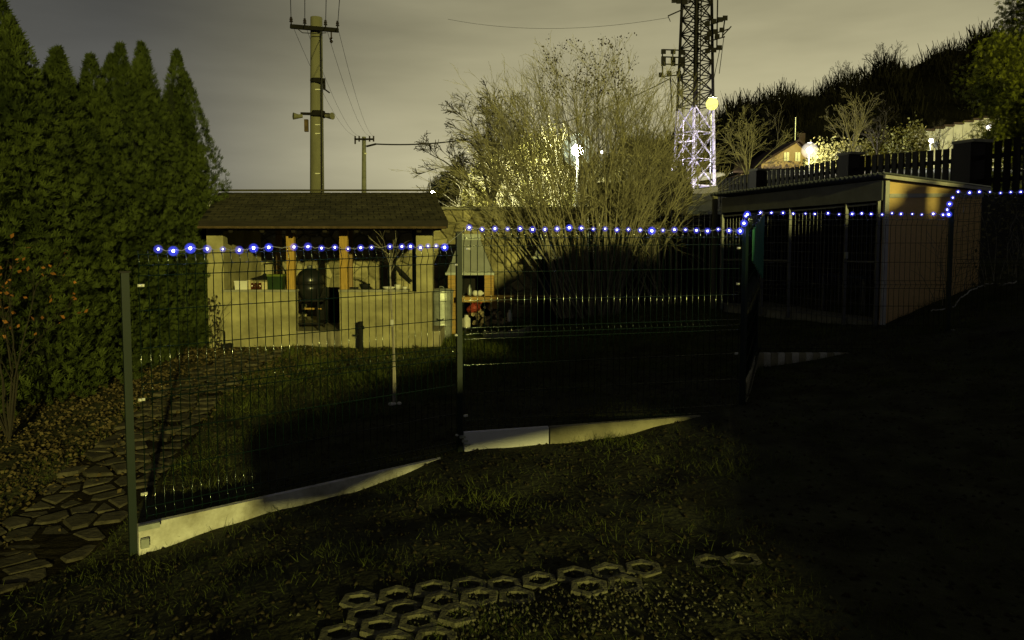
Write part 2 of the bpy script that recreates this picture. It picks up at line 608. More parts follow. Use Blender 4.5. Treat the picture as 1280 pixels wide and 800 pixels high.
def ground(x, y):
    x = np.asarray(x, dtype=float)
    y = np.asarray(y, dtype=float)
    xc, yc = np.clip(x, -10, 12), np.clip(y, -5, 17)
    r2 = (xc[..., None] - CX[:, 0]) ** 2 + (yc[..., None] - CX[:, 1]) ** 2
    near = phi(r2) @ WT[:n_] + WT[n_] + WT[n_ + 1] * xc + WT[n_ + 2] * yc
    near = near + 0.018 * np.sin(x * 2.7 + 1.3 * np.sin(y * 1.9)) * np.sin(y * 3.1 + np.sin(x * 2.2)) + 0.010 * np.sin(x * 9.1 + y * 3) * np.sin(y * 7.7)
    ang = x / np.maximum(y, 1.0)
    k = 0.015 + 0.070 * sstep((ang + 0.15) / 0.35) + 0.030 * sstep((ang - 0.24) / 0.12)
    far = 1.2 + k * np.clip(y - 18, 0, 90) + 1.0 * sstep((ang - 0.2) / 0.1) * sstep((y - 17) / 6)
    far = np.where(x > fence_line_x(y) + 0.1, np.maximum(far, 2.75 + k * np.clip(y - 24, 0, 90)), far)
    t = sstep((y - 16.6) / 0.8)
    z = near * (1 - t) + far * t
    tr = sstep((x - fence_line_x(y) - 0.12) / 0.25) * sstep((y - 9) / 5)
    return np.where(y < 17.4, z * (1 - tr) + np.maximum(z, 2.75) * tr, z)


def gz(x, y):
    return float(ground(x, y))


def grid_mesh(name, xs, ys, m):
    X, Y = np.meshgrid(xs, ys)
    Z = ground(X, Y)
    V = np.stack([X, Y, Z], -1).reshape(-1, 3)
    nx, ny = len(xs), len(ys)
    i, j = np.meshgrid(np.arange(nx - 1), np.arange(ny - 1))
    a = (j * nx + i).ravel()
    Fc = np.stack([a, a + 1, a + nx + 1, a + nx], -1).ravel()
    o = np_obj(name, V, Fc, 4, m)
    o.data.polygons.foreach_set('use_smooth', [True] * len(o.data.polygons))
    return o


xs = np.unique(np.concatenate([np.linspace(-600, -12, 20), np.arange(-12, 12.01, 0.09), np.linspace(12, 60, 40), np.linspace(60, 600, 20)]))
ys = np.unique(np.concatenate([np.linspace(-300, -3, 12), np.arange(-3, 9, 0.09), np.arange(9, 26, 0.14), np.linspace(26, 120, 48), np.linspace(120, 900, 14)]))
tag(grid_mesh('ground', xs, ys, M['soil']), kind='structure')

# ------------------------------------------------------------------ the hill on the right with its wood
sky_px = [(880, 165), (905, 150), (930, 138), (960, 128), (1000, 120), (1040, 112), (1080, 102), (1120, 88), (1160, 74), (1200, 60), (1240, 50), (1290, 38), (1400, 20), (1600, 5)]
hx, hz = [], []
for (x, y) in sky_px:
    p = P(x, y + 3, 150)
    hx.append(p.x)
    hz.append(p.z)
hx = [hx[0] - 60, hx[0] - 22] + hx + [hx[-1] + 120]
hz = [8, 16] + hz + [hz[-1] + 5]
cols = np.linspace(hx[0], hx[-1], 90)
V, Fc = [], []
rows = [(108, 0.0), (112, 0.16), (120, 0.42), (130, 0.68), (142, 0.9), (150, 1.0), (190, 1.03), (300, 0.7)]
for (yy, fr) in rows:
    for c in cols:
        zt = np.interp(c, hx, hz)
        b = gz(c, 108) - 0.5
        V.append((c * (0.85 + 0.15 * (yy - 108) / 42 if yy < 150 else 1), yy, b + (zt - b) * fr + 0.8 * math.sin(c * 0.6 + yy)))
nc = len(cols)
for j in range(len(rows) - 1):
    for i in range(nc - 1):
        Fc += [j * nc + i, j * nc + i + 1, (j + 1) * nc + i + 1, (j + 1) * nc + i]
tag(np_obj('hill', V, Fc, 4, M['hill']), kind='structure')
# the bare wood on it reads as one mass
tw = []
for i in range(9000):
    fr = random.random() ** 0.6
    c = random.uniform(hx[0] + 5, hx[-1] - 5)
    yy = 112 + 38 * fr
    fz = np.interp(yy, [r_[0] for r_ in rows], [r_[1] for r_ in rows])
    zt = np.interp(c, hx, hz)
    b = gz(c, 108) - 0.5
    tw.append((c * (0.85 + 0.15 * (yy - 108) / 42), yy, b + (zt - b) * fz - 0.4, random.uniform(0.8, 2.2) * (1.4 + 0.7 * math.sin(c * .45) * math.sin(c * .17 + 1))))
tw = np.array(tw)
cc, ss = [], []
for k in range(8):
    cc.append(tw[:, :3] + RNG.normal(size=(len(tw), 3)) * [0.6, 0.6, 0.5])
    ss.append(tw[:, 3] * RNG.uniform(0.5, 1.0, len(tw)) * (1 + .5 * (tw[:, 1] > 143)))
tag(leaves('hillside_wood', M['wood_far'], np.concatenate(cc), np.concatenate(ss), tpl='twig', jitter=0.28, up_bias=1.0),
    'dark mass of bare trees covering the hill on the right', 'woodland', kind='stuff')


# ------------------------------------------------------------------ trees
def grow(mb, p, d, L, r, depth, rng, kids=(4, 4, 3), spread=0.6, droop=0.0, tips=None, n=(7, 5, 3, 3), lenf=0.55, wob=0.10, start=0.25, minr=0.002):
    segs = 5 if depth > 0 else 3
    pts, rad = [Vector(p)], [r]
    d = Vector(d).normalized()
    for i in range(segs):
        d = (d + Vector((rng.gauss(0, wob), rng.gauss(0, wob), rng.gauss(0, wob) + droop))).normalized()
        pts.append(pts[-1] + d * (L / segs))
        rad.append(max(minr, r * (1 - 0.8 * (i + 1) / segs)))
    mb.tube(pts, rad, n[min(len(n) - 1, 3 - depth if depth < 3 else 0)], cap=False)
    if depth == 0:
        if tips is not None:
            tips.append(pts[-1])
        return
    for k in range(kids[len(kids) - depth] if depth <= len(kids) else 3):
        t = start + (1 - start) * (k + rng.random()) / kids[len(kids) - depth]
        f = t * segs
        i = min(segs - 1, int(f))
        q = pts[i].lerp(pts[i + 1], f - i)
        dd = (pts[i + 1] - pts[i]).normalized()
        side = Vector((rng.gauss(0, 1), rng.gauss(0, 1), rng.gauss(0, 0.6)))
        side = (side - dd * side.dot(dd)).normalized()
        nd = (dd + side * spread * rng.uniform(0.6, 1.3)).normalized()
        grow(mb, q, nd, L * lenf * rng.uniform(0.6, 1.1) * (1.1 - 0.5 * t), max(minr, rad[i] * 0.6), depth - 1, rng, kids, spread, droop, tips, n, lenf, wob, start, minr)


def bare_tree(name, label, base, h, r, seed, m, mt=None, kids=(7, 6, 5), spread=0.75, lean=(0, 0, 1), trunk_h=0.28, group=None, minr=0.006, limbs=6):
    rng = random.Random(seed)
    t = thing(name, label, 'tree', base, group=group)
    mb = MB()
    top = Vector(base) + Vector(lean).normalized() * (h * trunk_h)
    mb.tube([Vector(base) - Vector((0, 0, 0.3)), Vector(base), Vector(base).lerp(top, 0.5) + Vector((r * 0.4, 0, 0)), top], [r * 1.4, r * 1.2, r, r * 0.85], 8)
    mb.build('trunk', m, t, smooth=True)
    mc = MB()
    for k in range(limbs):
        a = 2 * math.pi * (k + rng.random() * 0.6) / limbs
        inc = rng.uniform(0.25, 0.85) if k else 0.05
        dd = Vector((math.cos(a) * inc, math.sin(a) * inc, 1))
        grow(mc, top - Vector((0, 0, h * 0.05 * rng.random())), dd, h * (1 - trunk_h) * rng.uniform(0.75, 1.0), r * 0.55, 3, rng, kids=kids, spread=spread, minr=minr)
    mc.build('crown', mt or m, t)
    return t


# thuja hedge: a row of separate columnar trees
def thuja_variant(seed, h, rmax, count):
    rng = np.random.default_rng(seed)
    n = count
    K = 9                                  # a thuja is a bundle of upright plumes
    ka = 2 * math.pi * np.arange(K) / K + rng.uniform(-.25, .25, K)
    kr = np.concatenate([[0.0], rng.uniform(0.36, 0.50, K - 1)]) * rmax
    kh = np.concatenate([[1.0], rng.uniform(0.66, 0.97, K - 1)]) * h
    kw = np.concatenate([[0.46], rng.uniform(0.42, 0.58, K - 1)]) * rmax
    w = kh * kw
    k = rng.choice(K, n, p=w / w.sum())
    u = rng.random(n) ** 0.9
    a = rng.uniform(0, 2 * math.pi, n)
    prof = np.where(u < 0.52, 0.88 + 0.12 * np.sin(u * math.pi), (1 - np.clip((u - 0.52) / 0.48, 0, 1) ** 1.5) + 0.03)
    lump = 1 + 0.14 * np.sin(a * 4 + u * 19 + k) + 0.12 * np.sin(a * 7 - u * 41 + 2 * k)
    rr = kw[k] * prof * lump * (1 - 0.20 * rng.random(n) ** 2)
    lean = 1 - 0.75 * u ** 1.5
    C = np.stack([kr[k] * np.cos(ka[k]) * lean + rr * np.cos(a), kr[k] * np.sin(ka[k]) * lean + rr * np.sin(a), u * kh[k]], -1)
    N = np.stack([np.cos(a) * 0.9, np.sin(a) * 0.9, np.full(n, 2.4)], -1)
    return C, rng.uniform(0.055, 0.12, n), N, rng


thuja_meshes = []
for s in range(4):
    C, S, N, rg = thuja_variant(s + 2, 1.0 * 5.3, 1.0, 30000)
    o = leaves('foliage', M['thuja'], C, S, N, tpl='spray', jitter=0.75, rng=rg)
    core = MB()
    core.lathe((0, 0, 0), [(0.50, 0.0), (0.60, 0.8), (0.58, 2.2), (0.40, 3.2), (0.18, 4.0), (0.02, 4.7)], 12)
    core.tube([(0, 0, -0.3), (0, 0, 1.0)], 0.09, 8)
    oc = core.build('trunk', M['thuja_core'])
    thuja_meshes.append((o, oc))
spots = [(-7.25, 6.4, 4.7, 1.2), (-6.55, 7.9, 4.9, 1.15), (-6.35, 9.15, 4.95, 1.15), (-6.3, 10.3, 4.6, 1.1), (-6.3, 11.3, 4.75, 1.05),
         (-6.42, 12.15, 5.15, 1.0), (-6.32, 12.95, 5.35, 1.0), (-6.28, 13.75, 5.45, 0.98), (-7.5, 10.0, 4.9, 1.3), (-7.5, 12.2, 5.1, 1.3), (-8.2, 8.4, 5.0, 1.3)]
thlab = ['dark green columnar thuja nearest the camera at the left edge', 'broad thuja with the tallest top at the left edge', 'thuja with a pointed top just right of the tallest one',
         'thuja in the middle of the hedge with a low round top', 'thuja in the middle of the hedge left of the slim group', 'slim thuja, first of the tight group of pointed tops',
         'slim thuja, middle of the tight group of pointed tops', 'slim thuja at the right end of the hedge beside the pavilion',
         'thuja of the rear row, behind the middle of the hedge', 'thuja of the rear row, behind the slim pointed group', 'thuja of the rear row, at the far left edge']
for i, (x, y, h, w) in enumerate(spots):
    t = thing('thuja_tree', thlab[i], 'tree', (x, y, gz(x, y)), group='thuja trees grown together as a tall hedge')
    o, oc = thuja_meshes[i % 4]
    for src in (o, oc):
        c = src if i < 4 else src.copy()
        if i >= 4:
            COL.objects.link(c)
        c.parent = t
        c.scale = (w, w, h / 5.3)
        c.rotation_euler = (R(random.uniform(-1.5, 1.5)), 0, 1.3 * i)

# orange-leaved shrub poking out of the hedge on the left
b = P(8, 470, 7.4)
t = thing('autumn_shrub', 'small shrub with orange autumn leaves in front of the hedge at the left edge', 'shrub', (b.x, b.y, gz(b.x, b.y)))
mb = MB()
rg = random.Random(4)
tips = []
for k in range(7):
    grow(mb, t.location, Vector((rg.uniform(-.35, .25), rg.uniform(-.3, .1), 1)), 1.7, 0.012, 2, rg, kids=(4, 3), spread=0.5, tips=tips)
mb.build('stems', M['bark_dark'], t)
tp = np.array([tuple(q) for q in tips])
cs = np.concatenate([tp[tp[:, 2] > 0.9] + RNG.normal(size=(int((tp[:, 2] > 0.9).sum()), 3)) * 0.04 for _ in range(2)])
leaves('foliage', M['orange_leaf'], cs, RNG.uniform(0.035, 0.065, len(cs)), parent=t, tpl='leaf')

# ------------------------------------------------------------------ garden ground cover
def in_path(x, y):
    cx = np.interp(y, [2.5, 5, 7.5, 9, 11, 13], [-3.9, -3.35, -3.75, -4.1, -4.3, -4.3])
    return np.abs(x - cx) < 0.46


n = 420000
gx = RNG.uniform(-7, 9, n)
gy = 2.2 + 13.6 * RNG.random(n) ** 1.3
patch = np.sin(gx * 1.7 + np.sin(gy * 1.3) * 2) * np.sin(gy * 1.9 + np.sin(gx * 1.1)) + 0.5 * np.sin(gx * 5.1 + gy * 4.3)
keep = (RNG.random(n) < 0.22 + 0.6 * (patch > 0.05) + .25 * (gy > 9)) & (~in_path(gx, gy) | (RNG.random(n) < .10))
keep &= ~((gx > -5.4) & (gx < -1.4) & (gy > 12.9)) & ~((gx < -4.6) & (gy > 6)) 
keep &= (gx < fence_line_x(gy) - 0.2)
gx, gy = gx[keep], gy[keep]
C = np.stack([gx, gy, ground(gx, gy) - 0.004], -1)
gs = RNG.uniform(0.018, 0.055, len(gx)) * (0.42 + 0.150 * gy) * (1 + 0.5 * (np.sin(gx * 3.3 + 2) * np.sin(gy * 2.7) > 0.5))
tag(leaves('grass', M['grass'], C, gs, tpl='fine', jitter=0.6, up_bias=0.75), 'short patchy grass growing over the whole garden', 'grass', kind='stuff')

# soil clods
n = 9000
mb = MB()
kx = RNG.uniform(-4.5, 6, n)
ky = 2.6 + 9 * RNG.random(n) ** 1.5
base = np.array([(0, 0, 1), (1, 0, 0), (-.4, .9, 0), (-.4, -.9, 0), (0.1, 0, -.8)])
cs = RNG.uniform(0.006, 0.022, n) * (1 + 0.05 * ky)
rot = RNG.uniform(0, 6.28, n)
V = np.zeros((n, 5, 3))
V[:, :, 0] = base[None, :, 0] * np.cos(rot)[:, None] - base[None, :, 1] * np.sin(rot)[:, None]
V[:, :, 1] = base[None, :, 0] * np.sin(rot)[:, None] + base[None, :, 1] * np.cos(rot)[:, None]
V[:, :, 2] = base[None, :, 2] * 0.7
V *= RNG.uniform(0.6, 1.3, (n, 5, 1)) * cs[:, None, None]
V += np.stack([kx, ky, ground(kx, ky)], -1)[:, None, :]
ft = np.array([(0, 1, 2), (0, 2, 3), (0, 3, 1), (4, 2, 1), (4, 3, 2), (4, 1, 3)])
Fc = (np.arange(n)[:, None, None] * 5 + ft[None]).ravel()
tag(np_obj('soil_clods', V.reshape(-1, 3), Fc, 3, M['clod']), 'loose brown clods of dug soil along the fence and lawn', 'soil', kind='stuff')

# leaf litter by the hedge
n = 30000
lx = RNG.uniform(-7.2, -1.6, n)
ly = RNG.uniform(3.5, 13.4, n)
edge = np.interp(ly, [3.5, 7, 9, 11, 12.6, 13.4], [-3.9, -4.1, -4.2, -3.7, -1.6, -1.6])
kp = RNG.random(n) < np.clip(1.0 - (lx - edge) / 0.9, 0, 1) * np.where(in_path(lx, ly), 0.7, 1)
kp &= ~((lx > -5.4) & (ly > 12.9))
lx, ly = lx[kp], ly[kp]
C = np.stack([lx, ly, ground(lx, ly) + RNG.uniform(0.003, 0.03, len(lx))], -1)
tag(leaves('leaf_litter', M['dry'], C, RNG.uniform(0.02, 0.055, len(lx)), RNG.normal(size=(len(lx), 3)) * [1, 1, 0.25], tpl='leaf', jitter=0.15),
    'fallen brown leaves lying along the foot of the hedge', 'leaves', kind='stuff')

# crazy paving path
pth = tag(MB().build('path', M['soil']), kind='structure')
rr = random.Random(5)
me_list = []
ysamp = np.arange(2.4, 12.6, 0.1)
pbase = MB()
for i in range(len(ysamp) - 1):
    q = []
    for (yy, s) in ((ysamp[i], -1), (ysamp[i], 1), (ysamp[i + 1], 1), (ysamp[i + 1], -1)):
        cx = float(np.interp(yy, [2.5, 5, 7.5, 9, 11, 13], [-3.9, -3.35, -3.75, -4.1, -4.3, -4.3])) + s * 0.48
        q.append((cx, yy, gz(cx, yy) + 0.006))
    pbase.poly(q)
pb = pbase.build('path_bed', M['path_soil'])
pth.data = pb.data
bpy.data.objects.remove(pb)
for poly in voronoi(-0.46, 0.46, 2.4, 12.5, 0.225, 0.44, rr, 0.022):
    cxp = sum(p[0] for p in poly) / len(poly)
    cyp = sum(p[1] for p in poly) / len(poly)
    dx = float(np.interp(cyp, [2.5, 5, 7.5, 9, 11, 13], [-3.9, -3.35, -3.75, -4.1, -4.3, -4.3]))
    h = 0.024 + rr.uniform(-0.008, 0.012)
    tx, ty = rr.uniform(-0.025, 0.025), rr.uniform(-0.025, 0.025)
    mb = MB()
    bot = [(p[0] + dx, p[1], gz(p[0] + dx, p[1]) - 0.02) for p in poly]
    zc = gz(cxp + dx, cyp)
    mid = [(b_[0], b_[1], zc + h * 0.7 + (b_[0] - cxp - dx) * tx + (b_[1] - cyp) * ty) for b_ in bot]
    top = [(cxp + dx + (b_[0] - cxp - dx) * 0.9, cyp + (b_[1] - cyp) * 0.9, zc + h + (b_[0] - cxp - dx) * tx + (b_[1] - cyp) * ty) for b_ in bot]
    k = len(poly)
    mb.v = bot + mid + top
    mb.f = [[2 * k + i for i in range(k)]] + [[i, (i + 1) % k, k + (i + 1) % k, k + i] for i in range(k)] + [[k + i, k + (i + 1) % k, 2 * k + (i + 1) % k, 2 * k + i] for i in range(k)]
    mb.build('stone', M['slab'], pth)

# ------------------------------------------------------------------ grass pavers in the foreground
pav = bpy.data.objects.new('paver_strip', None)
COL.objects.link(pav)
tag(pav, kind='structure')
o0 = P(480, 762, 3.45)
pav.location = (0, 0, 0)


def paver_mesh(seed):
    rg = random.Random(seed)
    mb = MB()
    n = 6
    ro, ri, h = 0.103, 0.058, 0.06
    O = [(ro * math.cos(R(60 * k + 30)) * rg.uniform(.93, 1.02), ro * 0.97 * math.sin(R(60 * k + 30)) * rg.uniform(.94, 1.04)) for k in range(n)]
    I = [(ri * math.cos(R(60 * k + 30)) * rg.uniform(.85, 1.1), ri * 0.9 * math.sin(R(60 * k + 30)) * rg.uniform(.85, 1.1)) for k in range(n)]
    mb.v = [(x, y, -0.05) for x, y in O] + [(x, y, h - 0.008) for x, y in O] + [(x * 0.95, y * 0.95, h) for x, y in O] + \
           [(x * 1.06, y * 1.06, h) for x, y in I] + [(x, y, h - 0.01) for x, y in I] + [(x, y, -0.05) for x, y in I]
    for l in range(5):
        for k in range(n):
            mb.f.append([l * n + k, l * n + (k + 1) % n, (l + 1) * n + (k + 1) % n, (l + 1) * n + k])
    mb.m = [0] * len(mb.f)
    return mb


pm = [paver_mesh(s).build('grid_paver', M['paver'], pav, local=True) for s in range(4)]
used = [False] * 4
cells = []
x0, y0 = P(452, 750, 3.55).x, 3.50
DXP, DYP = 0.178, 0.150
for row in range(4):
    cnt = [13, 8, 4, 3][row]
    for k in range(cnt):
        x = x0 + k * DXP + (row % 2) * DXP / 2 - (0.03 if row else 0)
        y = y0 - row * DYP + 0.020 * k
        if (row == 0 and k in (9, 12)) or (row == 1 and k == 5):
            continue
        cells.append((x, y, row, k))
for i, (x, y, row, k) in enumerate(cells):
    j = i % 4
    o = pm[j] if not used[j] else copy_obj(pm[j], pav)
    used[j] = True
    sink = 0.020 + 0.0042 * k + (0.010 if row == 1 and k > 2 else 0)
    o.location = (x, y, gz(x, y) - 0.042 - 0.0008 * k - random.uniform(0, .006))
    o.rotation_euler = (random.uniform(-.05, .05), random.uniform(-.05, .05), random.uniform(-.10, .10))

# gravel spilt round the pavers
n = 800
kx = RNG.normal(0.25, 0.45, n)
ky = RNG.normal(3.28, 0.16, n)
cs = RNG.uniform(0.004, 0.014, n)
V = np.zeros((n, 5, 3))
rot = RNG.uniform(0, 6.28, n)
V[:, :, 0] = base[None, :, 0] * np.cos(rot)[:, None] - base[None, :, 1] * np.sin(rot)[:, None]
V[:, :, 1] = base[None, :, 0] * np.sin(rot)[:, None] + base[None, :, 1] * np.cos(rot)[:, None]
V[:, :, 2] = base[None, :, 2]
V *= RNG.uniform(0.6, 1.3, (n, 5, 1)) * cs[:, None, None]
V += np.stack([kx, ky, ground(kx, ky) + 0.004], -1)[:, None, :]
Fc = (np.arange(n)[:, None, None] * 5 + ft[None]).ravel()
tag(np_obj('gravel', V.reshape(-1, 3), Fc, 3, M['paver']), 'loose gravel spilt beside the grass pavers in the foreground', 'gravel', kind='stuff')

# ------------------------------------------------------------------ the wire fence
FX = [P(183, 655, 4.92), P(572, 568, 6.42), P(925, 515, 7.05), P(945, 441, 9.5), P(1183, 441, 9.5), P(1320, 410, 9.75)]
fence = thing('wire_fence', 'green welded wire garden fence with white boards at its foot', 'fence', (FX[0].x, FX[0].y, gz(FX[0].x, FX[0].y)))
ROWS = [0.0, 0.05, 0.10, 0.35, 0.60, 0.83, 0.88, 0.93, 1.17, 1.42, 1.65, 1.72, 1.79]
FOLD = {0.05: 1, 0.88: 1, 1.72: 1}


def wire_panel(a, b, zb0, zb1, H, nwire):
    a, b = Vector((a[0], a[1], 0)), Vector((b[0], b[1], 0))
    d = (b - a).normalized()
    nrm = Vector((d.y, -d.x, 0))
    if nrm.y > 0:
        nrm = -nrm
    s = H / 1.80
    mb = MB()
    zs = [(0, 0), (0.0, 0), (0.05, 0.035), (0.10, 0), (0.83, 0), (0.88, 0.035), (0.93, 0), (1.65, 0), (1.72, 0.035), (1.79, 0), (1.815, 0)]
    zs = zs[1:]
    for i in range(nwire + 1):
        t = i / nwire
        q = a.lerp(b, t)
        zb = zb0 + (zb1 - zb0) * t
        mb.tube([q + nrm * o + Vector((0, 0, zb + z * s)) for z, o in zs], 0.0033, 4, cap=False)
    for z in ROWS:
        off = 0.035 if z in FOLD else 0.0
        o = nrm * (off + 0.006)
        p0 = a + o + Vector((0, 0, zb0 + z * s))
        p1 = b + o + Vector((0, 0, zb1 + z * s))
        mb.tube([p0, p0.lerp(p1, 0.33), p0.lerp(p1, 0.66), p1], 0.0034, 8, cap=False)
    return mb.build('wire_panel', M['wire'], fence, smooth=True)


def top_at(x, y, Y):
    return P(x, y, Y).z


panels = []
zb = P(183, 652, 4.92).z
zt = P(183, 314, 4.92).z
H1 = zt - zb
z1b = P(568, 566, 6.42).z
z1t = P(568, 309, 6.42).z
wire_panel(FX[0], FX[1], zb, z1b, 0.5 * (H1 + z1t - z1b), 42)
z2b, z2t = P(582, 540, 6.42).z, P(582, 286, 6.42).z
z2c, z2d = P(925, 519, 7.05).z, P(925, 286, 7.05).z
a2 = FX[1] + Vector((0.06, 0.02, 0))
b2 = FX[2] - Vector((0.03, 0, 0))
H2 = 0.5 * ((z2t - z2b) + (z2d - z2c))
wire_panel(a2, b2, z2t - H2, z2d - H2, H2, 44)
z3t = P(945, 267, 9.5).z
a3, b3 = FX[2] + Vector((0.05, 0.05, 0)), FX[3] - Vector((0.02, 0.08, 0))
wire_panel(a3, b3, z2d - H2 + 0.12, z3t - 1.8, 1.8, 33)
wire_panel(FX[3] + Vector((0.05, 0, 0)), FX[4] - Vector((0.05, 0, 0)), z3t - 1.8, z3t - 1.8, 1.8, 36)
z4t = P(1195, 240, 9.5).z
wire_panel(FX[4] + Vector((0.08, 0, 0)), (8.6, 9.72), z4t - 1.8, z4t - 1.8, 1.8, 36)


def post(x, y, zt, rz, ribs=True):
    g = gz(x, y)
    mb = MB()
    mb.box((x, y, (g - 0.3 + zt) / 2), (0.048, 0.040, zt - g + 0.3), rz)
    o = mb.build('post', M['green_paint'], fence)
    mb = MB()
    mb.box((x, y, zt + 0.006), (0.068, 0.048, 0.012), rz)
    mb.build('post_cap', M['black'], o)
    return o


rz1 = math.atan2(FX[1].y - FX[0].y, FX[1].x - FX[0].x)
p0 = P(166, 660, 4.84)
p0t = P(162, 341, 4.84)
post(p0.x, p0.y, p0t.z, rz1)
post(FX[1].x + 0.02, FX[1].y - 0.02, P(575, 291, 6.42).z, rz1 * 0.6)
post(FX[2].x + 0.02, FX[2].y, P(932, 280, 7.05).z, 0.7)
post(FX[3].x - 0.01, FX[3].y, P(943, 280, 9.5).z, 0.4)
post(FX[4].x, FX[4].y, P(1187, 262, 9.5).z, 0.1)
post(8.64, 9.73, z4t - 0.02, 0.1)
# white clamps that show as bright dots
for (x, y, Y) in ((175, 357, 4.84), (176, 500, 4.84), (179, 618, 4.84), (571, 331, 6.38), (585, 311, 6.38), (571, 419, 6.38), (582, 520, 6.38), (572, 544, 6.38),
                  (924, 310, 7.0), (923, 355, 7.0), (921, 442, 7.0), (945, 333, 9.45), (944, 425, 9.45), (941, 282, 9.45)):
    q = P(x, y, Y)
    mb = MB()
    mb.sphere(q, 0.011, 8, 5)
    mb.box(q + Vector((0, 0.012, 0)), (0.04, 0.012, 0.018), rz1)
    mb.build('clamp', M['clamp'], fence)


# boards at the foot of the fence
def board(a, b, za0, za1, zb0, zb1, m, th=0.045):
    a, b = Vector((a[0], a[1], 0)), Vector((b[0], b[1], 0))
    d = (b - a).normalized()
    nr = Vector((-d.y, d.x, 0)) * th / 2
    mb = MB()
    z = lambda v, h: v + Vector((0, 0, h))
    mb.hexa([z(a - nr, za0), z(b - nr, zb0), z(b + nr, zb0), z(a + nr, za0), z(a - nr, za1), z(b - nr, zb1), z(b + nr, zb1), z(a + nr, za1)])
    return mb.build('base_board', m, fence)


nr1 = Vector((0.0, -0.05, 0))
q0, q1 = P(172, 656, 4.80), P(570, 568, 6.36)
board(q0, q1, q0.z - 0.45, q0.z, q1.z - 0.45, q1.z, M['board_white'])
mb = MB()
qq = P(186, 658, 4.74)
mb.box(qq, (0.13, 0.03, 0.035), rz1)
mb.build('board_bracket', M['galv'], fence)
mb = MB()
mb.box(P(181, 679, 4.76), (0.05, 0.03, 0.06), rz1)
mb.build('board_bracket', M['galv'], fence)
q0, q1 = P(580, 540, 6.38), P(685, 533, 6.58)
board(q0, q1, q0.z - 0.40, q0.z, q1.z - 0.4, q1.z, M['board_cool_lit'])  # paler, cooler board colour carries the bluish light on this stretch
q1b = P(687, 533, 6.585)
q2 = P(878, 519, 6.94)
board(q1b, q2, q1b.z - 0.40, q1b.z, q2.z - 0.45, q2.z, M['board_dirty_dim'])  # duller board colour where the painted cool light stops
for k in range(3):
    mb = MB()
    q = P(578 + 3 * k, 546 + 5 * k, 6.36)
    mb.box(q, (0.05, 0.04, 0.018), 0.2)
    mb.build('board_bracket', M['galv'], fence)
# edge-on board between the two right posts and the one under the third panel
q0, q1 = FX[2] + Vector((0.06, 0.06, 0)), FX[3] - Vector((0.03, 0.1, 0))
board(q0, q1, 0.0, P(934, 478, 7.1).z, 0.2, P(942, 445, 9.4).z, M['board_dirty_dim'])
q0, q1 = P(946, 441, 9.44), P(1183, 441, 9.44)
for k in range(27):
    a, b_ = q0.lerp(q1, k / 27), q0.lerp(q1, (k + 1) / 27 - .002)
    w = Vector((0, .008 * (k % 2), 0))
    board(a + w, b_ + w, q0.z - 0.5, q0.z, q1.z - 0.5, q1.z, M['board_white' if k % 2 else 'board_dirty_dim'])  # alternating board colours paint the stripes of light falling through the fence
q0, q1 = P(1190, 412, 9.46), P(1320, 412, 9.7)
board(q0, q1, q0.z - 0.4, q0.z, q1.z - 0.4, q1.z, M['board_grey'])
# green privacy strip tied to the end panel
mb = MB()
a, b_ = FX[2] + Vector((0.10, 0.10, 0)), FX[3] - Vector((0.08, 0.35, 0))
n_s = 24
for i in range(n_s):
    t0, t1 = i / n_s, (i + 1) / n_s
    p, q = a.lerp(b_, t0), a.lerp(b_, t1)
    w0, w1 = 0.012 * math.sin(t0 * 40), 0.012 * math.sin(t1 * 40)
    zt0, zt1 = 2.06 + (z3t - 2.06 - 0.02) * t0, 2.06 + (z3t - 2.08) * t1
    zb0, zb1 = zt0 - 0.30 - 0.5 * t0, zt1 - 0.30 - 0.5 * t1
    x = Vector((0.022, 0, 0))
    mb.hexa([Vector((p.x + w0 + .02, p.y, zb0)), Vector((p.x + w0 + .026, p.y, zb0)), Vector((q.x + w1 + .026, q.y, zb1)), Vector((q.x + w1 + .02, q.y, zb1)),
             Vector((p.x + w0 + .02, p.y, zt0)), Vector((p.x + w0 + .026, p.y, zt0)), Vector((q.x + w1 + .026, q.y, zt1)), Vector((q.x + w1 + .02, q.y, zt1))])
mb.build('privacy_strip', M['tape'], fence)

# ------------------------------------------------------------------ blue LED string along the fence
led = thing('string_lights', 'string of blue LED bulbs strung along the top of the wire fence', 'string lights', (FX[0].x, FX[0].y - 0.06, P(188, 313, 4.9).z))
protos = []
for (rc, rs, mc, ms) in ((0.0075, 0.030, 'led_core', 'led_halo'), (0.0095, 0.037, 'led_hot', 'led_halo_hot'), (0.0065, 0.025, 'led_dim', 'led_halo')):
    mb = MB()
    mb.sphere((0, 0, 0), rc, 8, 5)
    mb.cm = 1
    mb.sphere((0, 0, 0), rs, 14, 8)  # outer ball stands for the blue glow round each LED
    o = mb.build('bulb', [M[mc], M[ms]], led, smooth=True, local=True)
    protos.append([o, False])


def lerp_px(run, t):
    return run[0].lerp(run[1], t)


inv = chain(led).inverted()
rr = random.Random(12)
cable_pts = []
bulb_no = 0


def add_bulb(p, k):
    pr = protos[k]
    if not pr[1]:
        o = pr[0]
        pr[1] = True
    else:
        o = copy_obj(pr[0], led)
    s = rr.uniform(0.88, 1.1)
    o.scale = (s, s, s)
    o.location = inv @ Vector(p)


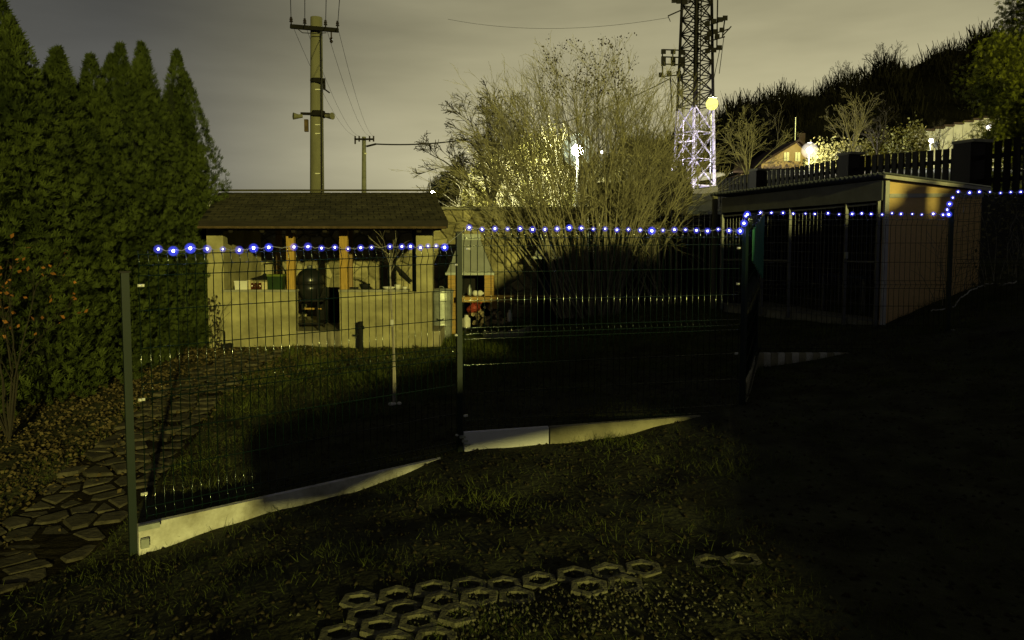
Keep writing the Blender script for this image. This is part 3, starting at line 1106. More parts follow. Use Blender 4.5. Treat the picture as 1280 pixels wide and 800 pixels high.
runs = [
    (P(188, 312, 4.86), P(566, 308, 6.36), 22, [0.02, .06, .105, .15, .195, .24, .285, .33, .41, .455, .5, .545, .59, .635, .675, .745, .79, .825, .865, .895, .93, .965], '0110201100002022000221'),
    (P(582, 285, 6.36), P(926, 288, 7.0), 24, None, None),
    (P(948, 266, 9.44), P(1183, 268, 9.44), 0, [0.01, .07, .13, .185, .25, .30, .37, .43, .50, .55, .60, .66, .71, .76, .82, .87, .93, .98], None),
    (P(1198, 240, 9.42), P(1330, 241, 9.6), 0, [0, .1, .2, .29, .39, .49, .58, .68, .78, .88, .97], None),
]
for ri, (a, b_, n, ts, kinds) in enumerate(runs):
    if ts is None:
        ts = [0.012 + i / (n - 1) * 0.985 for i in range(n)]
    last = None
    for i, t in enumerate(ts):
        p = a.lerp(b_, t) + Vector((0, rr.uniform(-.01, .01), rr.uniform(-.012, .010)))
        k = int(kinds[i]) if kinds else rr.choice((0, 0, 0, 2, 1 if ri == 1 or rr.random() < .5 else 0))
        add_bulb(p, k)
        if last is not None:
            cable_pts.append(((last + p) / 2 + Vector((0, 0.004, -0.006))))
        cable_pts.append(p + Vector((0, 0, 0.012)))
        last = p
    if ri == 1:
        for k, (x, y, Y) in enumerate(((930, 279, 7.0), (932, 270, 7.05), (934, 268, 7.5), (936, 271, 8.0), (938, 273, 8.4), (940, 276, 8.8), (943, 277, 9.2), (944, 273, 9.4))):
            p = P(x, y, Y)
            add_bulb(p, 1 if k % 2 == 0 else 0)
            cable_pts.append(p + Vector((0, 0, 0.012)))
    if ri == 2:
        for (x, y) in ((1186, 268), (1184, 262), (1187, 255), (1191, 247)):
            p = P(x, y, 9.42)
            add_bulb(p, 1 if y in (268, 255) else 0)
            cable_pts.append(p + Vector((0, 0, 0.012)))
mb = MB()
mb.tube(cable_pts, 0.0022, 5)
mb.build('cable', M['clear_cable'], led)

# ------------------------------------------------------------------ netting and creeper over the fourth panel
t = thing('garden_net', 'dark sagging garden net with dead creeper hung behind the right end of the fence', 'net', (P(1170, 395, 9.7).x, 9.75, gz(5.6, 9.75)))
mb = MB()
rr = random.Random(8)
tl, bl = P(1196, 243, 9.85), P(1160, 388, 9.75)
trr, brr = P(1330, 243, 10.2), P(1330, 325, 10.2)
NU, NV = 28, 18
gr = {}
for i in range(NU + 1):
    for j in range(NV + 1):
        u, v = i / NU, j / NV
        p = tl.lerp(trr, u).lerp(bl.lerp(brr, u), v)
        gr[i, j] = p + Vector((rr.uniform(-.012, .012), 0.10 * math.sin(u * 9 + v * 4) + rr.uniform(-.02, .02), -0.05 * math.sin(u * 12.6) * v + rr.uniform(-.012, .012)))
for j in range(NV + 1):
    mb.tube([gr[i, j] for i in range(NU + 1)], 0.0025, 3, cap=False)
for i in range(NU + 1):
    mb.tube([gr[i, j] for j in range(NV + 1)], 0.0025, 3, cap=False)
mb.build('mesh_net', M['net'], t)
mb = MB()
for i in range(NU):
    a, b_ = gr[i, NV], gr[i + 1, NV]
    if rr.random() < 0.8:
        mb.tube([a, a.lerp(b_, .5) + Vector((0, 0, rr.uniform(-.02, .02))), b_], 0.010, 4)
mb.build('rope_edge', M['board_white'], t)
pts = []
for k in range(520):
    u, v = rr.uniform(.28, 1), rr.random() ** 1.3
    p = tl.lerp(trr, u).lerp(bl.lerp(brr, u), v)
    pts.append((p.x, p.y + rr.uniform(-.10, .05), p.z))
leaves('creeper', M['ivy'], pts, RNG.uniform(0.03, 0.07, len(pts)), parent=t, tpl='leaf')
mb = MB()
for k in range(26):
    u = rr.random()
    p = tl.lerp(trr, u).lerp(bl.lerp(brr, u), rr.uniform(0.9, 1.0))
    grow(mb, p + Vector((0, -.04, 0)), Vector((rr.uniform(-.3, .3), 0, 1)), rr.uniform(.4, 1.0), 0.007, 1, rr, kids=(3,), spread=.6)
mb.build('stems', M['bark'], t)

# ------------------------------------------------------------------ young tree on its stake
b = P(492, 506, 8.3)
t = thing('sapling', 'young bare tree tied to a thin stake in the lawn behind the fence', 'tree', (b.x, b.y, gz(b.x, b.y)))
mb = MB()
top = P(487, 318, 8.3)
mb.tube([t.location - Vector((0, 0, .1)), P(492, 440, 8.3), P(489, 380, 8.3), top], [0.014, 0.013, 0.011, 0.007], 7)
mb.build('trunk', M['bark_pale'], t)
mb = MB()
rg = random.Random(9)
for k in range(9):
    st = P(489, 380, 8.3).lerp(top, rg.uniform(0.55, 1.0))
    grow(mb, st, Vector((rg.uniform(-1, 1), rg.uniform(-.5, .5), 0.9)), rg.uniform(.25, .5), 0.005, 1, rg, kids=(3,), spread=.7)
mb.build('crown', M['bark'], t)
mb = MB()
q = P(496, 506, 8.3)
mb.tube([(q.x, q.y, t.location.z - .1), (P(491, 400, 8.28))], 0.009, 6)
mb.build('stake', M['bark_pale'], t)
mb = MB()
mb.lathe(P(490, 404, 8.28) - Vector((0, 0, 0.03)), [(0.02, 0), (0.022, 0.03), (0.02, 0.07)], 8)
mb.build('tie', M['white'], t)
for k, (x, y) in enumerate(((489, 506), (499, 504), (493, 502))):
    mb = MB()
    q = P(x, y, 8.25)
    mb.sphere((q.x, q.y, gz(q.x, q.y) + .02), 0.035 - k * .005, 8, 5, .7)
    mb.build('stone', M['white'], t)

# ------------------------------------------------------------------ the garden pavilion
PY = 13.0
fl = P(400, 432, PY).z
XL, XD0, XD1, XR = P(290, 400, PY).x, P(370, 400, PY).x, P(425, 400, PY).x, P(540, 400, PY).x
zc = P(400, 362, PY).z
ze = P(400, 277, 12.6).z
D = 2.4
pv = thing('garden_pavilion', 'open garden pavilion with plastered low walls and a dark hipped roof', 'pavilion', ((XL + XR) / 2, PY, fl))
flr = P(400, 414, PY).z
# floor and step
mb = MB()
mb.box(((XL + XR) / 2, PY + D / 2, (fl + flr) / 2 - 0.15), (XR - XL + 0.3, D, flr - fl + 0.3))
mb.build('floor', M['plaster_old'], pv)


def wallbox(x0, x1, y0, y1, z0, z1, name='wall', m='plaster'):
    mb = MB()
    mb.box(((x0 + x1) / 2, (y0 + y1) / 2, (z0 + z1) / 2), (x1 - x0, y1 - y0, z1 - z0))
    return mb.build(name, M[m], pv)


wallbox(XL - 0.12, XD0, PY - .02, PY + .16, fl - .3, zc - 0.04, 'parapet')
wallbox(XD1, XR, PY - .02, PY + .16, fl - .3, zc - 0.04, 'parapet')
wallbox(XL - 0.14, XD0 + 0.01, PY - .05, PY + .20, zc - 0.039, zc, 'counter_top', 'concrete')
wallbox(XD1 - 0.01, XR - .42, PY - .05, PY + .20, zc - 0.039, zc, 'counter_top', 'concrete')
wallbox(XL - 0.42, XL - 0.125, PY + .0, PY + .20, fl - .3, ze + .05, 'column')
wallbox(XL - 0.42, XL - 0.28, PY + .204, PY + D, fl - .3, ze + .15, 'side_wall')
wallbox(XR - 0.27, XR + .02, PY - .03, PY + .18, zc - .038, ze + .05, 'column')
for (x0, x1) in ((357.5, 367), (424, 434)):
    a, b_ = P(x0, 330, PY).x, P(x1, 330, PY).x
    wallbox(a, b_, PY + .03, PY + .14, (zc if x0 > 400 or True else fl), ze + .02, 'post', 'orange_wood')
a, b_ = P(513, 330, PY).x, P(519.5, 330, PY).x
wallbox(a, b_, PY + .22, PY + .30, flr, ze + .05, 'post', 'black')
# rear post and rail
wallbox(XL + .1, XL + .2, PY + D - .2, PY + D - .1, flr, ze + .3, 'post', 'pine')
wallbox(P(436, 330, 15).x, P(440, 330, 15).x, 15.0, 15.1, flr, ze + .3, 'post', 'pine')
# roof: hipped, seen as eave strip + sloping front, with courses of shingles
EL, ER = P(249, 272, 12.45).x, P(560, 272, 12.45).x
eY0, eY1 = 12.45, 15.55
rz_ = P(400, 241, 14.6).z
RL, RR = P(273, 241, 14.6).x, P(543, 241, 14.6).x
A = [Vector((EL, eY0, ze)), Vector((ER, eY0, ze)), Vector((RR, 14.6, rz_)), Vector((RL, 14.6, rz_))]
th = Vector((0, 0, -0.10))
mb = MB()
B = [Vector((EL + .1, eY1, ze + .1)), Vector((ER - .36, eY1, ze + .1))]
mb.v = [tuple(q) for q in A + B] + [tuple(q + th) for q in A + B]
mb.f = [[0, 1, 2, 3], [1, 5, 2], [5, 4, 3, 2], [4, 0, 3], [6, 9, 8, 7], [7, 8, 11], [11, 8, 9, 10], [10, 9, 6], [0, 6, 7, 1], [1, 7, 11, 5], [5, 11, 10, 4], [4, 10, 6, 0]]
mb.m = [0] * 12
roof = mb.build('roof', M['black_matte'], pv)
rr = random.Random(21)
nr = 12
nrm = (A[1] - A[0]).cross(A[3] - A[0]).normalized()
cnt = 0
for r_ in range(nr):
    v0, v1 = r_ / nr, (r_ + 1) / nr
    l0, r0 = A[0].lerp(A[3], v0), A[1].lerp(A[2], v0)
    l1, r1 = A[0].lerp(A[3], v1), A[1].lerp(A[2], v1)
    ncol = 22
    for c in range(ncol):
        u0, u1 = c / ncol + 0.002, (c + 1) / ncol - 0.002
        if r_ % 2:
            u0, u1 = u0 + 0.5 / ncol, min(u1 + 0.5 / ncol, 1)
            if u1 - u0 < 0.01:
                continue
        lift = nrm * rr.uniform(0.016, 0.024)
        lo = nrm * 0.006
        a, b2_, c2, d2 = l0.lerp(r0, u0), l0.lerp(r0, u1), l1.lerp(r1, u1), l1.lerp(r1, u0)
        mb = MB()
        lift = nrm * rr.uniform(.009, .014)
        mb.hexa([a + lo, b2_ + lo, c2 + lo * .7, d2 + lo * .7, a + lift, b2_ + lift, c2 + lo, d2 + lo])
        mb.build('shingle', M['shingle'], roof)
mb = MB()
mb.bar(A[0].lerp(A[3], .45) + nrm * .03, A[3] + nrm * .04, 0.05, 0.02)
mb.build('hip_flashing', M['flashing'], roof)
mb = MB()
mb.bar(A[3] + nrm * .05, A[2] + nrm * .05, 0.12, 0.03)
mb.build('ridge_cap', M['shingle'], roof)
# fascia and gutter
mb = MB()
mb.box(((EL + ER) / 2, eY0 - .02, ze - .05), (ER - EL, .04, .13))
mb.build('fascia', M['dark_wood'], pv)
mb = MB()
mb.tube([(EL, eY0 - .08, ze - .10), (ER - .02, eY0 - .08, ze - .105)], 0.022, 8)
mb.build('gutter', M['rust'], pv)
for k in range(7):       # rafters under the roof
    x = EL + .5 + k * (ER - EL - 1) / 6
    mb = MB()
    mb.bar((x, eY0 + .05, ze - .14), (x, 14.6, rz_ - .15), 0.07, 0.10)
    mb.build('rafter', M['dark_wood'], pv)
mb = MB()
mb.box(((EL + ER) / 2, PY + .09, ze - .03 - .07), (XR - XL + .3, .1, .10))
mb.build('beam', M['dark_wood'], pv)

# plain bulbs strung under the roof
fs = thing('bulb_string', 'slack string of small white bulbs hanging inside the pavilion', 'string lights', P(317, 286, 13.6))
fp = [(305, 283), (317, 288), (330, 292), (343, 295.5), (371, 297), (383, 296), (396, 294), (409, 290), (452, 290)]
mb = MB()
mb.tube([P(x, y - 3, 13.6) for x, y in fp], 0.004, 4)
mb.build('cable', M['cable'], fs)
for (x, y) in fp:
    mb = MB()
    mb.sphere(P(x, y, 13.6), 0.022, 10, 6)
    mb.build('bulb', M['white'], fs, smooth=True)

# things on the counters
def boxthing(name, label, cat, x0, x1, y0, y1, Y, m, depth=.18, lid=None, group=None):
    a, b_ = P(x0, y1, Y), P(x1, y0, Y)
    t = thing(name, label, cat, ((a.x + b_.x) / 2, Y + depth / 2, zc), group=group)
    h = b_.z - a.z
    mb = MB()
    cx, cy = (a.x + b_.x) / 2, Y + depth / 2
    w = (b_.x - a.x)
    mb.prism([(cx - w * .46, cy - depth * .46, zc), (cx + w * .46, cy - depth * .46, zc), (cx + w * .46, cy + depth * .46, zc), (cx - w * .46, cy + depth * .46, zc)],
             [(cx - w * .5, cy - depth * .5, zc + h * .86), (cx + w * .5, cy - depth * .5, zc + h * .86), (cx + w * .5, cy + depth * .5, zc + h * .86), (cx - w * .5, cy + depth * .5, zc + h * .86)])
    mb.build('body', M[m], t)
    mb = MB()
    mb.box((cx, cy, zc + h * .93), (w * 1.04, depth * 1.04, h * .13))
    mb.build('rim', M[lid or m], t)
    return t


boxthing('storage_box', 'white plastic box on the left counter of the pavilion', 'box', 293, 309, 352, 363, 13.0, 'white')
boxthing('crate', 'green plastic crate on the counter left of the wooden post', 'crate', 334, 353, 344, 363, 13.0, 'bottle_green', lid='lime')
boxthing('cardboard_box', 'cream cardboard box between the brown jars and green crate', 'box', 327, 334, 353, 363, 13.02, 'cream')
boxthing('jar_tray', 'cream tray standing behind the brown jars on the counter', 'tray', 309, 313, 351, 363, 13.02, 'cream')
for k, x in enumerate((315, 320, 325)):
    a = P(x, 362, 13.08)
    mb = MB()
    t = thing('jar', ['leftmost brown glass jar beside the white plastic box', 'middle brown glass jar on the left counter', 'rightmost brown glass jar beside the cream cardboard box'][k], 'jar', (a.x, 13.08, zc), group='brown jars on the counter')
    mb.lathe((a.x, 13.08, zc), [(0.03, 0), (0.033, .02), (0.033, .09), (0.022, .11), (0.022, .12)], 10)
    mb.build('body', M['bottle_brown'], t, smooth=True)
    mb = MB()
    mb.lathe((a.x, 13.08, zc + .12), [(0.025, 0), (0.025, .02)], 10)
    mb.build('lid', M['cream'], t)
# black curved lamp arm behind the counter
t = thing('garden_lamp', 'black lamp with a long curved arm and flat shade over the counter', 'lamp', P(352, 362, 13.3))
mb = MB()
mb.tube([P(358, 362, 13.3), P(357, 340, 13.3), P(352, 332, 13.3), P(342, 329, 13.3), P(330, 330, 13.3)], 0.016, 6)
mb.build('arm', M['black'], t)
mb = MB()
q = P(331, 347, 13.3)
mb.lathe((q.x, q.y, q.z - .03), [(0.26, 0), (0.24, .02), (0.06, .07), (0.01, .11)], 14)
mb.build('shade', M['black_matte'], t)
mb = MB()
mb.tube([P(330, 330, 13.3), P(331, 343, 13.3)], 0.008, 5)
mb.build('rod', M['black'], t)
# bird-shaped scroll ornament on right counter: black bracket on post
t = thing('wall_bracket', 'black slanting bracket arm leaning on the dark post over the right counter', 'bracket', P(517, 350, 13.28))
mb = MB()
mb.tube([P(472, 325, 13.28), P(482, 326, 13.28), P(492, 331, 13.28), P(503, 342, 13.28), P(514, 352, 13.28)], [0.01, .02, .03, .05, .03], 6)
mb.build('arm', M['black_matte'], t)
mb = MB()
mb.tube([P(498, 334, 13.28), P(500, 342, 13.28), P(513, 355, 13.28)], [0.02, .03, .01], 5)
mb.build('brace', M['black_matte'], t)
for k, (x, w, h) in enumerate(((456, .10, .10), (486, .12, .05), (497, .06, .09), (506, .05, .05))):
    a = P(x, 361, 13.06)
    t = thing('dish', ['dark round pot on the right counter, nearest the wooden post', 'flat white dish on the right counter', 'small white cup on the right counter', 'small pale bowl on the right counter, nearest the dark post'][k], ['pot', 'dish', 'cup', 'bowl'][k], (a.x, 13.06, zc), group='crockery left on the right counter')
    mb = MB()
    mb.lathe((a.x, 13.06, zc), [(w * .6, 0), (w * .9, h * .5), (w, h * .9), (w * .95, h), (w * .8, h * .8), (w * .5, h * .2)], 14)
    mb.build('bowl', M['black_matte'] if k == 0 else M['white'], t, smooth=True)

# kamado grill in the doorway
q = P(388, 385, 13.35)
t = thing('kamado_grill', 'black egg-shaped grill with a wooden handle in the pavilion doorway', 'grill', (q.x, q.y, flr))
cz = P(388, 352, 13.35).z
mb = MB()
mb.lathe((q.x, q.y, cz), [(0.245, -.02), (.25, .02), (.235, .10), (.18, .18), (.10, .23), (.05, .245)], 22)
mb.build('lid', M['kamado'], t, smooth=True)
mb = MB()
mb.lathe((q.x, q.y, cz), [(.12, -.36), (.18, -.28), (.23, -.16), (.245, -.025)], 22)
mb.build('body', M['kamado'], t, smooth=True)
mb = MB()
mb.lathe((q.x, q.y, cz + .24), [(.05, 0), (.055, .03), (.055, .05), (.02, .06)], 12)
mb.build('vent_cap', M['grey_metal'], t, smooth=True)
mb = MB()
mb.lathe((q.x, q.y, cz - .022), [(.255, -.02), (.262, 0), (.255, .02)], 22)
mb.build('band', M['black'], t)
for k, (dx, dz) in enumerate(((-.02, .05), (.01, .07), (.03, .045), (0, .09))):
    mb = MB()
    mb.sphere((q.x + dx, q.y - .245 + dz * .25, cz + dz), 0.008, 6, 4)
    mb.build('highlight_dot', M['white'], t)  # white dots stand in for the highlights on the lid
for a in (-1, 1):
    for b_ in (-1, 1):
        mb = MB()
        mb.bar((q.x + a * .2, q.y + b_ * .2, flr), (q.x + a * .2, q.y + b_ * .2, cz - .1), 0.03)
        mb.build('leg', M['black'], t)
mb = MB()
mb.tube([P(380, 386, 13.1), P(393, 386, 13.1)], 0.018, 8)
mb.tube([P(398, 386, 13.1), P(402, 386, 13.1)], 0.014, 8)
mb.build('handle', M['orange_wood_h'], t)
mb = MB()
mb.box((q.x + .02, q.y, cz - .33), (.55, .45, .03))
mb.box((q.x + .02, q.y, flr + .12), (.55, .45, .03))
mb.build('shelf', M['black'], t)
# flat black panel behind the grill
wallbox(XD0 + .02, XD1 + .05, PY + 1.3, PY + 1.36, flr, zc - .05, 'rear_panel', 'black_matte')

# black standpipe by the wall
q = P(451, 430, 12.7)
t = thing('standpipe', 'black garden standpipe with a tap in front of the right parapet', 'tap', (q.x, q.y, gz(q.x, q.y)))
mb = MB()
zt_ = P(451, 402, 12.7).z
mb.tube([(q.x, q.y, t.location.z - .05), (q.x, q.y, zt_)], 0.045, 8)
mb.build('pipe', M['black_matte'], t)
mb = MB()
mb.tube([(q.x, q.y - .02, zt_ - .08), (q.x + .07, q.y - .08, zt_ - .08), (q.x + .075, q.y - .09, zt_ - .12)], 0.014, 6)
mb.build('spout', M['black_matte'], t)
mb = MB()
mb.box((q.x - .05, q.y - .05, zt_ - .22), (.05, .03, .03))
mb.build('hook', M['black_matte'], t)
# dark vine on the left column and a small black pot
q = P(269, 428, 12.85)
t = thing('climbing_plant', 'withered dark creeper climbing the left column of the pavilion', 'plant', (q.x, q.y, gz(q.x, q.y)))
mb = MB()
rg = random.Random(2)
for k in range(5):
    grow(mb, t.location + Vector((rg.uniform(-.05, .05), 0, 0)), Vector((rg.uniform(-.1, .1), 0, 1)), rg.uniform(.5, .9), 0.008, 1, rg, kids=(4,), spread=.5)
mb.build('stems', M['bark_dark'], t)
lp = np.stack([RNG.normal(q.x, .05, 90), RNG.uniform(12.8, 12.9, 90), RNG.uniform(t.location.z, t.location.z + .95, 90)], -1)
leaves('foliage', M['bark_dark'], lp, RNG.uniform(.04, .08, 90), parent=t, tpl='leaf')
q = P(283, 426, 12.7)
t = thing('flower_pot', 'small black pot lying on its side before the left parapet', 'pot', (q.x, q.y, gz(q.x, q.y)))
mb = MB()
z = t.location.z + .06
mb.tube([(q.x - .09, q.y, z), (q.x - .07, q.y, z), (q.x + .05, q.y, z), (q.x + .09, q.y, z - .01)], [0.04, .045, .065, .07], 12)
mb.build('body', M['black_matte'], t)

# ------------------------------------------------------------------ boundary wall of rough stones behind
WY = 15.95
bw = thing('stone_wall', 'rough mortared stone wall with a flat coping behind the pavilion', 'wall', (-4, WY, gz(-4, WY)))
zt_ = P(640, 262, WY).z
x0w, x1w = -9.5, P(735, 262, WY).x
mb = MB()
mb.box(((x0w + x1w) / 2, WY + .2, (zt_ - .6) / 2), (x1w - x0w, .4, zt_ + .6))
mb.build('core', M['mortar'], bw)
mb = MB()
mb.box(((x0w + x1w) / 2, WY + .17, zt_ + .03), (x1w - x0w + .02, .56, .06))
mb.build('coping', M['concrete'], bw)
rr = random.Random(31)
for poly in voronoi(-6.6, x1w - .02, -.1, zt_ - .01, 0.29, 0.42, rr, 0.012):
    cxp = sum(p[0] for p in poly) / len(poly)
    czp = sum(p[1] for p in poly) / len(poly)
    d = rr.uniform(.02, .06)
    k = len(poly)
    mb = MB()
    mb.v = [(p[0], WY + .01, p[1]) for p in poly] + [(p[0], WY - d * .6, p[1]) for p in poly] + [(cxp + (p[0] - cxp) * .8, WY - d, czp + (p[1] - czp) * .8) for p in poly]
    mb.f = [[2 * k + i for i in range(k)]] + [[i, (i + 1) % k, k + (i + 1) % k, k + i] for i in range(k)] + [[k + i, k + (i + 1) % k, 2 * k + (i + 1) % k, 2 * k + i] for i in range(k)]
    mb.build('stone', M['stone'], bw)

# taller dark timber wall to its right
dw = thing('board_wall', 'tall dark board wall behind the big bare shrub', 'wall', (3, WY, gz(3, WY)))
zt2 = P(800, 231, WY).z
x2w = P(915, 262, WY).x
nb = 26
for k in range(nb):
    a = x1w + .02 + (x2w - x1w) * k / nb
    b_ = x1w + .02 + (x2w - x1w) * (k + 1) / nb - .012
    mb = MB()
    d = random.uniform(0, .012)
    zk = zt2 if 640 + F * (a + b_) / 2 / WY < 862 else P(880, 268, WY).z
    mb.box(((a + b_) / 2, WY + .05 - d, (zk - .2) / 2), (b_ - a, .03, zk + .2))
    mb.build('board', M['dark_wood'], dw)
mb = MB()
x3w = P(860, 262, WY).x
mb.box(((x1w + x3w) / 2, WY + .06, zt2 + .02), (x3w - x1w, .16, .05))
mb.build('coping', M['dark_wood'], dw)

# ------------------------------------------------------------------ barbecue hut, dustbin and what lies round them
def hood(name, label, cx_px, y_top, y_bot, w_top, w_bot, Y, parent, depth=.5):
    a = P(cx_px, y_bot, Y)
    b_ = P(cx_px, y_top, Y)
    wb, wt = w_bot * Y / F / 2, w_top * Y / F / 2
    mb = MB()
    d1, d0 = depth * .35, depth
    mb.prism([(a.x - wb, Y, a.z), (a.x + wb, Y, a.z), (a.x + wb, Y + d0, a.z), (a.x - wb, Y + d0, a.z)],
             [(b_.x - wt, Y + d0 * .3, b_.z), (b_.x + wt, Y + d0 * .3, b_.z), (b_.x + wt, Y + d0 * .7, b_.z), (b_.x - wt, Y + d0 * .7, b_.z)])
    h = mb.build('hood', M['hood'], parent)
    mb = MB()
    mb.box((a.x, Y + d0 / 2, a.z - .02), (wb * 2 + .05, d0 + .05, .05))
    mb.build('hood_rim', M['galv'], h)
    mb = MB()
    mb.box((b_.x, Y + d0 / 2, b_.z + .06), (wt * 2 + .01, d0 * .42, .12))
    mb.build('chimney_collar', M['galv'], h)
    return a


BY = 14.4
g0 = gz(P(588, 415, BY).x, BY)
bb = thing('garden_fireplace', 'garden fireplace with grey metal hood on orange brick pillars', 'fireplace', (P(588, 415, BY).x, BY, g0))
hood('hood', '', 587, 300, 341, 26, 58, BY, bb)
zsh = P(600, 372, BY).z
zhb = P(600, 342, BY).z


def pillar(x0, x1, z0, z1, Y, dep=.5):
    a, b_ = P(x0, 350, Y).x, P(x1, 350, Y).x
    nrow = max(1, round((z1 - z0) / .09))
    core = MB()
    core.box(((a + b_) / 2, Y + dep / 2, (z0 + z1) / 2), (b_ - a - .012, dep - .012, z1 - z0 - .004))
    c = core.build('pillar', M['mortar'], bb)
    for k in range(nrow):
        za, zb_ = z0 + (z1 - z0) * k / nrow + .004, z0 + (z1 - z0) * (k + 1) / nrow - .004
        mb = MB()
        mb.box(((a + b_) / 2, Y + dep / 2, (za + zb_) / 2), (b_ - a, dep, zb_ - za))
        mb.build('brick', M['orange_wood_h'], c)


pillar(560, 569, g0, zhb - .02, BY)
pillar(605, 617, zsh + .03, zhb - .02, BY)
pillar(611, 622, P(600, 386, BY).z, zsh - .07, BY)
mb = MB()
a, b_ = P(570, 371, BY - .1), P(642, 371, BY - .1)
mb.box(((a.x + b_.x) / 2, BY + .12, zsh - .03), (b_.x - a.x, .5, .10))
mb.build('shelf', M['orange_wood_h'], bb)
mb = MB()
mb.box((P(590, 350, BY).x, BY + .52, (zhb + g0) / 2), (.75, .06, zhb - g0))
mb.build('back_wall', M['black_matte'], bb)
mb = MB()
mb.bar(P(582, 411, BY - .1), P(626, 409, BY - .1), .03)
mb.bar(P(582, 418, BY - .1), P(582, 405, BY - .1), .03)
mb.bar(P(626, 417, BY - .1), P(626, 404, BY - .1), .03)
mb.build('log_rack', M['black'], bb)
# firewood
rr = random.Random(44)
for k in range(46):
    x = rr.uniform(590, 630)
    y = rr.uniform(384, 407) if x < 618 else rr.uniform(394, 407)
    q = P(x, y, BY + rr.uniform(-.05, .02))
    r_ = rr.uniform(.025, .045)
    mb = MB()
    d = Vector((rr.uniform(-.4, .4), 1, rr.uniform(-.15, .15))).normalized() * .35
    mb.tube([q, q + d], r_, rr.choice((5, 6, 7)))
    mb.cm = 1
    o = mb.build('firewood_log', M['log_end'], None, origin=tuple(q))
    tag(o, 'split log in the firewood pile under the brick fireplace shelf', 'log', 'logs piled under the fireplace')
q = P(592, 385, BY - .05)
t = thing('red_sack', 'crumpled red sack lying on the firewood pile', 'sack', q)
mb = MB()
mb.sphere(q, .13, 12, 8, .75)
mb.v = [(v[0] + random.gauss(0, .012) + .3 * (v[2] - q.z), v[1], v[2] + random.gauss(0, .012)) for v in mb.v]
mb.build('bag', M['red'], t)
mb = MB()
mb.tube([q + Vector((.05, -.03, .08)), q + Vector((.12, -.03, .13)), q + Vector((.15, -.02, .10))], [.04, .02, .035], 7)
mb.build('neck', M['red'], t)


def bottle(x, ybot, h, r_, m, label, Y, cat='bottle', name='bottle'):
    q = P(x, ybot, Y)
    t = thing(name, label, cat, q)
    mb = MB()
    mb.lathe(q, [(r_ * .9, 0), (r_, .02), (r_, h * .62), (r_ * .45, h * .8), (r_ * .4, h * .95)], 12)
    mb.build('body', M[m], t, smooth=True)
    mb = MB()
    mb.lathe(q + Vector((0, 0, h * .95)), [(r_ * .5, 0), (r_ * .5, h * .07)], 10)
    mb.build('cap', M['black'], t)


bottle(637, 402, .25, .05, 'white', 'white plastic bottle standing right of the firewood pile', BY - .1)
bottle(583, 409, .26, .09, 'white', 'fat white canister left of the firewood pile by the fence post', BY - .15, 'canister', 'canister')
bottle(587, 369, .22, .04, 'galv', 'tall grey bottle inside the fireplace hearth', BY - .02)
for k, x in enumerate((594, 600)):
    q = P(x, 370, BY + .02)
    t = thing('teapot', ['small white teapot in the hearth, left of its twin', 'small white teapot in the hearth nearest the right pillar'][k], 'teapot', (q.x, q.y, zsh + .02), group='teapots in the hearth')
    mb = MB()
    mb.sphere((q.x, q.y, zsh + .085), .06, 12, 8, 1)
    mb.build('body', M['white'], t, smooth=True)
    mb = MB()
    mb.tube([(q.x + .05, q.y, zsh + .07), (q.x + .10, q.y, zsh + .12)], [.018, .01], 6)
    mb.build('spout', M['white'], t)
    mb = MB()
    mb.tube([(q.x - .05, q.y, zsh + .12), (q.x - .09, q.y, zsh + .10), (q.x - .05, q.y, zsh + .05)], .008, 6)
    mb.build('handle', M['black'], t)

# galvanised dustbin
q = P(552, 417, 14.0)
gb = gz(q.x, 14.0)
t = thing('dustbin', 'ribbed galvanised dustbin between the pavilion and the fireplace', 'bin', (q.x, 14.0, gb))
hb = P(552, 364, 14.0).z - gb
mb = MB()
nseg = 36
prof = [(.185, 0), (.19, .03), (.20, .25), (.205, .27), (.205, .29), (.20, .31), (.215, hb * .8), (.222, hb * .82), (.222, hb * .85), (.218, hb)]
b0 = len(mb.v)
for (r_, z) in prof:
    for k in range(nseg):
        rib = 1 + (.018 if k % 3 == 0 else 0)
        a = 2 * math.pi * k / nseg
        mb.v.append((q.x + r_ * rib * math.cos(a), 14.0 + r_ * rib * math.sin(a), gb + z))
for j in range(len(prof) - 1):
    for k in range(nseg):
        mb.face([j * nseg + k, j * nseg + (k + 1) % nseg, (j + 1) * nseg + (k + 1) % nseg, (j + 1) * nseg + k])
mb.build('body', M['galv'], t)
mb = MB()
mb.lathe((q.x, 14.0, gb + hb), [(.235, -.02), (.24, .015), (.2, .04), (.05, .06)], 28)
mb.build('lid', M['galv'], t, smooth=True)
for s in (-1,):
    mb = MB()
    mb.tube([(q.x - .06, 13.78, gb + hb * .45), (q.x - .05, 13.755, gb + hb * .43), (q.x + .05, 13.755, gb + hb * .43), (q.x + .06, 13.78, gb + hb * .45)], .010, 6)
    mb.build('handle', M['black'], t)
mb = MB()
mb.tube([(q.x - .05, 14.0, gb + hb + .05), (q.x - .03, 14.0, gb + hb + .09), (q.x + .03, 14.0, gb + hb + .09), (q.x + .05, 14.0, gb + hb + .05)], .008, 6)
mb.build('lid_handle', M['galv'], t)

# second stove, mostly dark
SY = 15.2
g1 = gz(P(684, 400, SY).x, SY)
t = thing('smoke_oven', 'dark smoke oven with a small grey hood against the board wall', 'oven', (P(684, 400, SY).x, SY, g1))
a = hood('hood', '', 684, 300, 321, 16, 34, SY, t, .45)
mb = MB()
mb.box((a.x, SY + .22, (a.z + g1) / 2 - .02), (.42, .40, a.z - g1 - .04))
mb.build('body', M['black_matte'], t)
mb = MB()
mb.box((a.x, SY + .015, g1 + .75), (.30, .02, .4))
mb.build('door', M['blue_tarp'], t)
mb = MB()
mb.bar(P(640, 370, SY - .05), P(720, 370, SY - .05), .03)
mb.build('towel_rail', M['pine'], t)

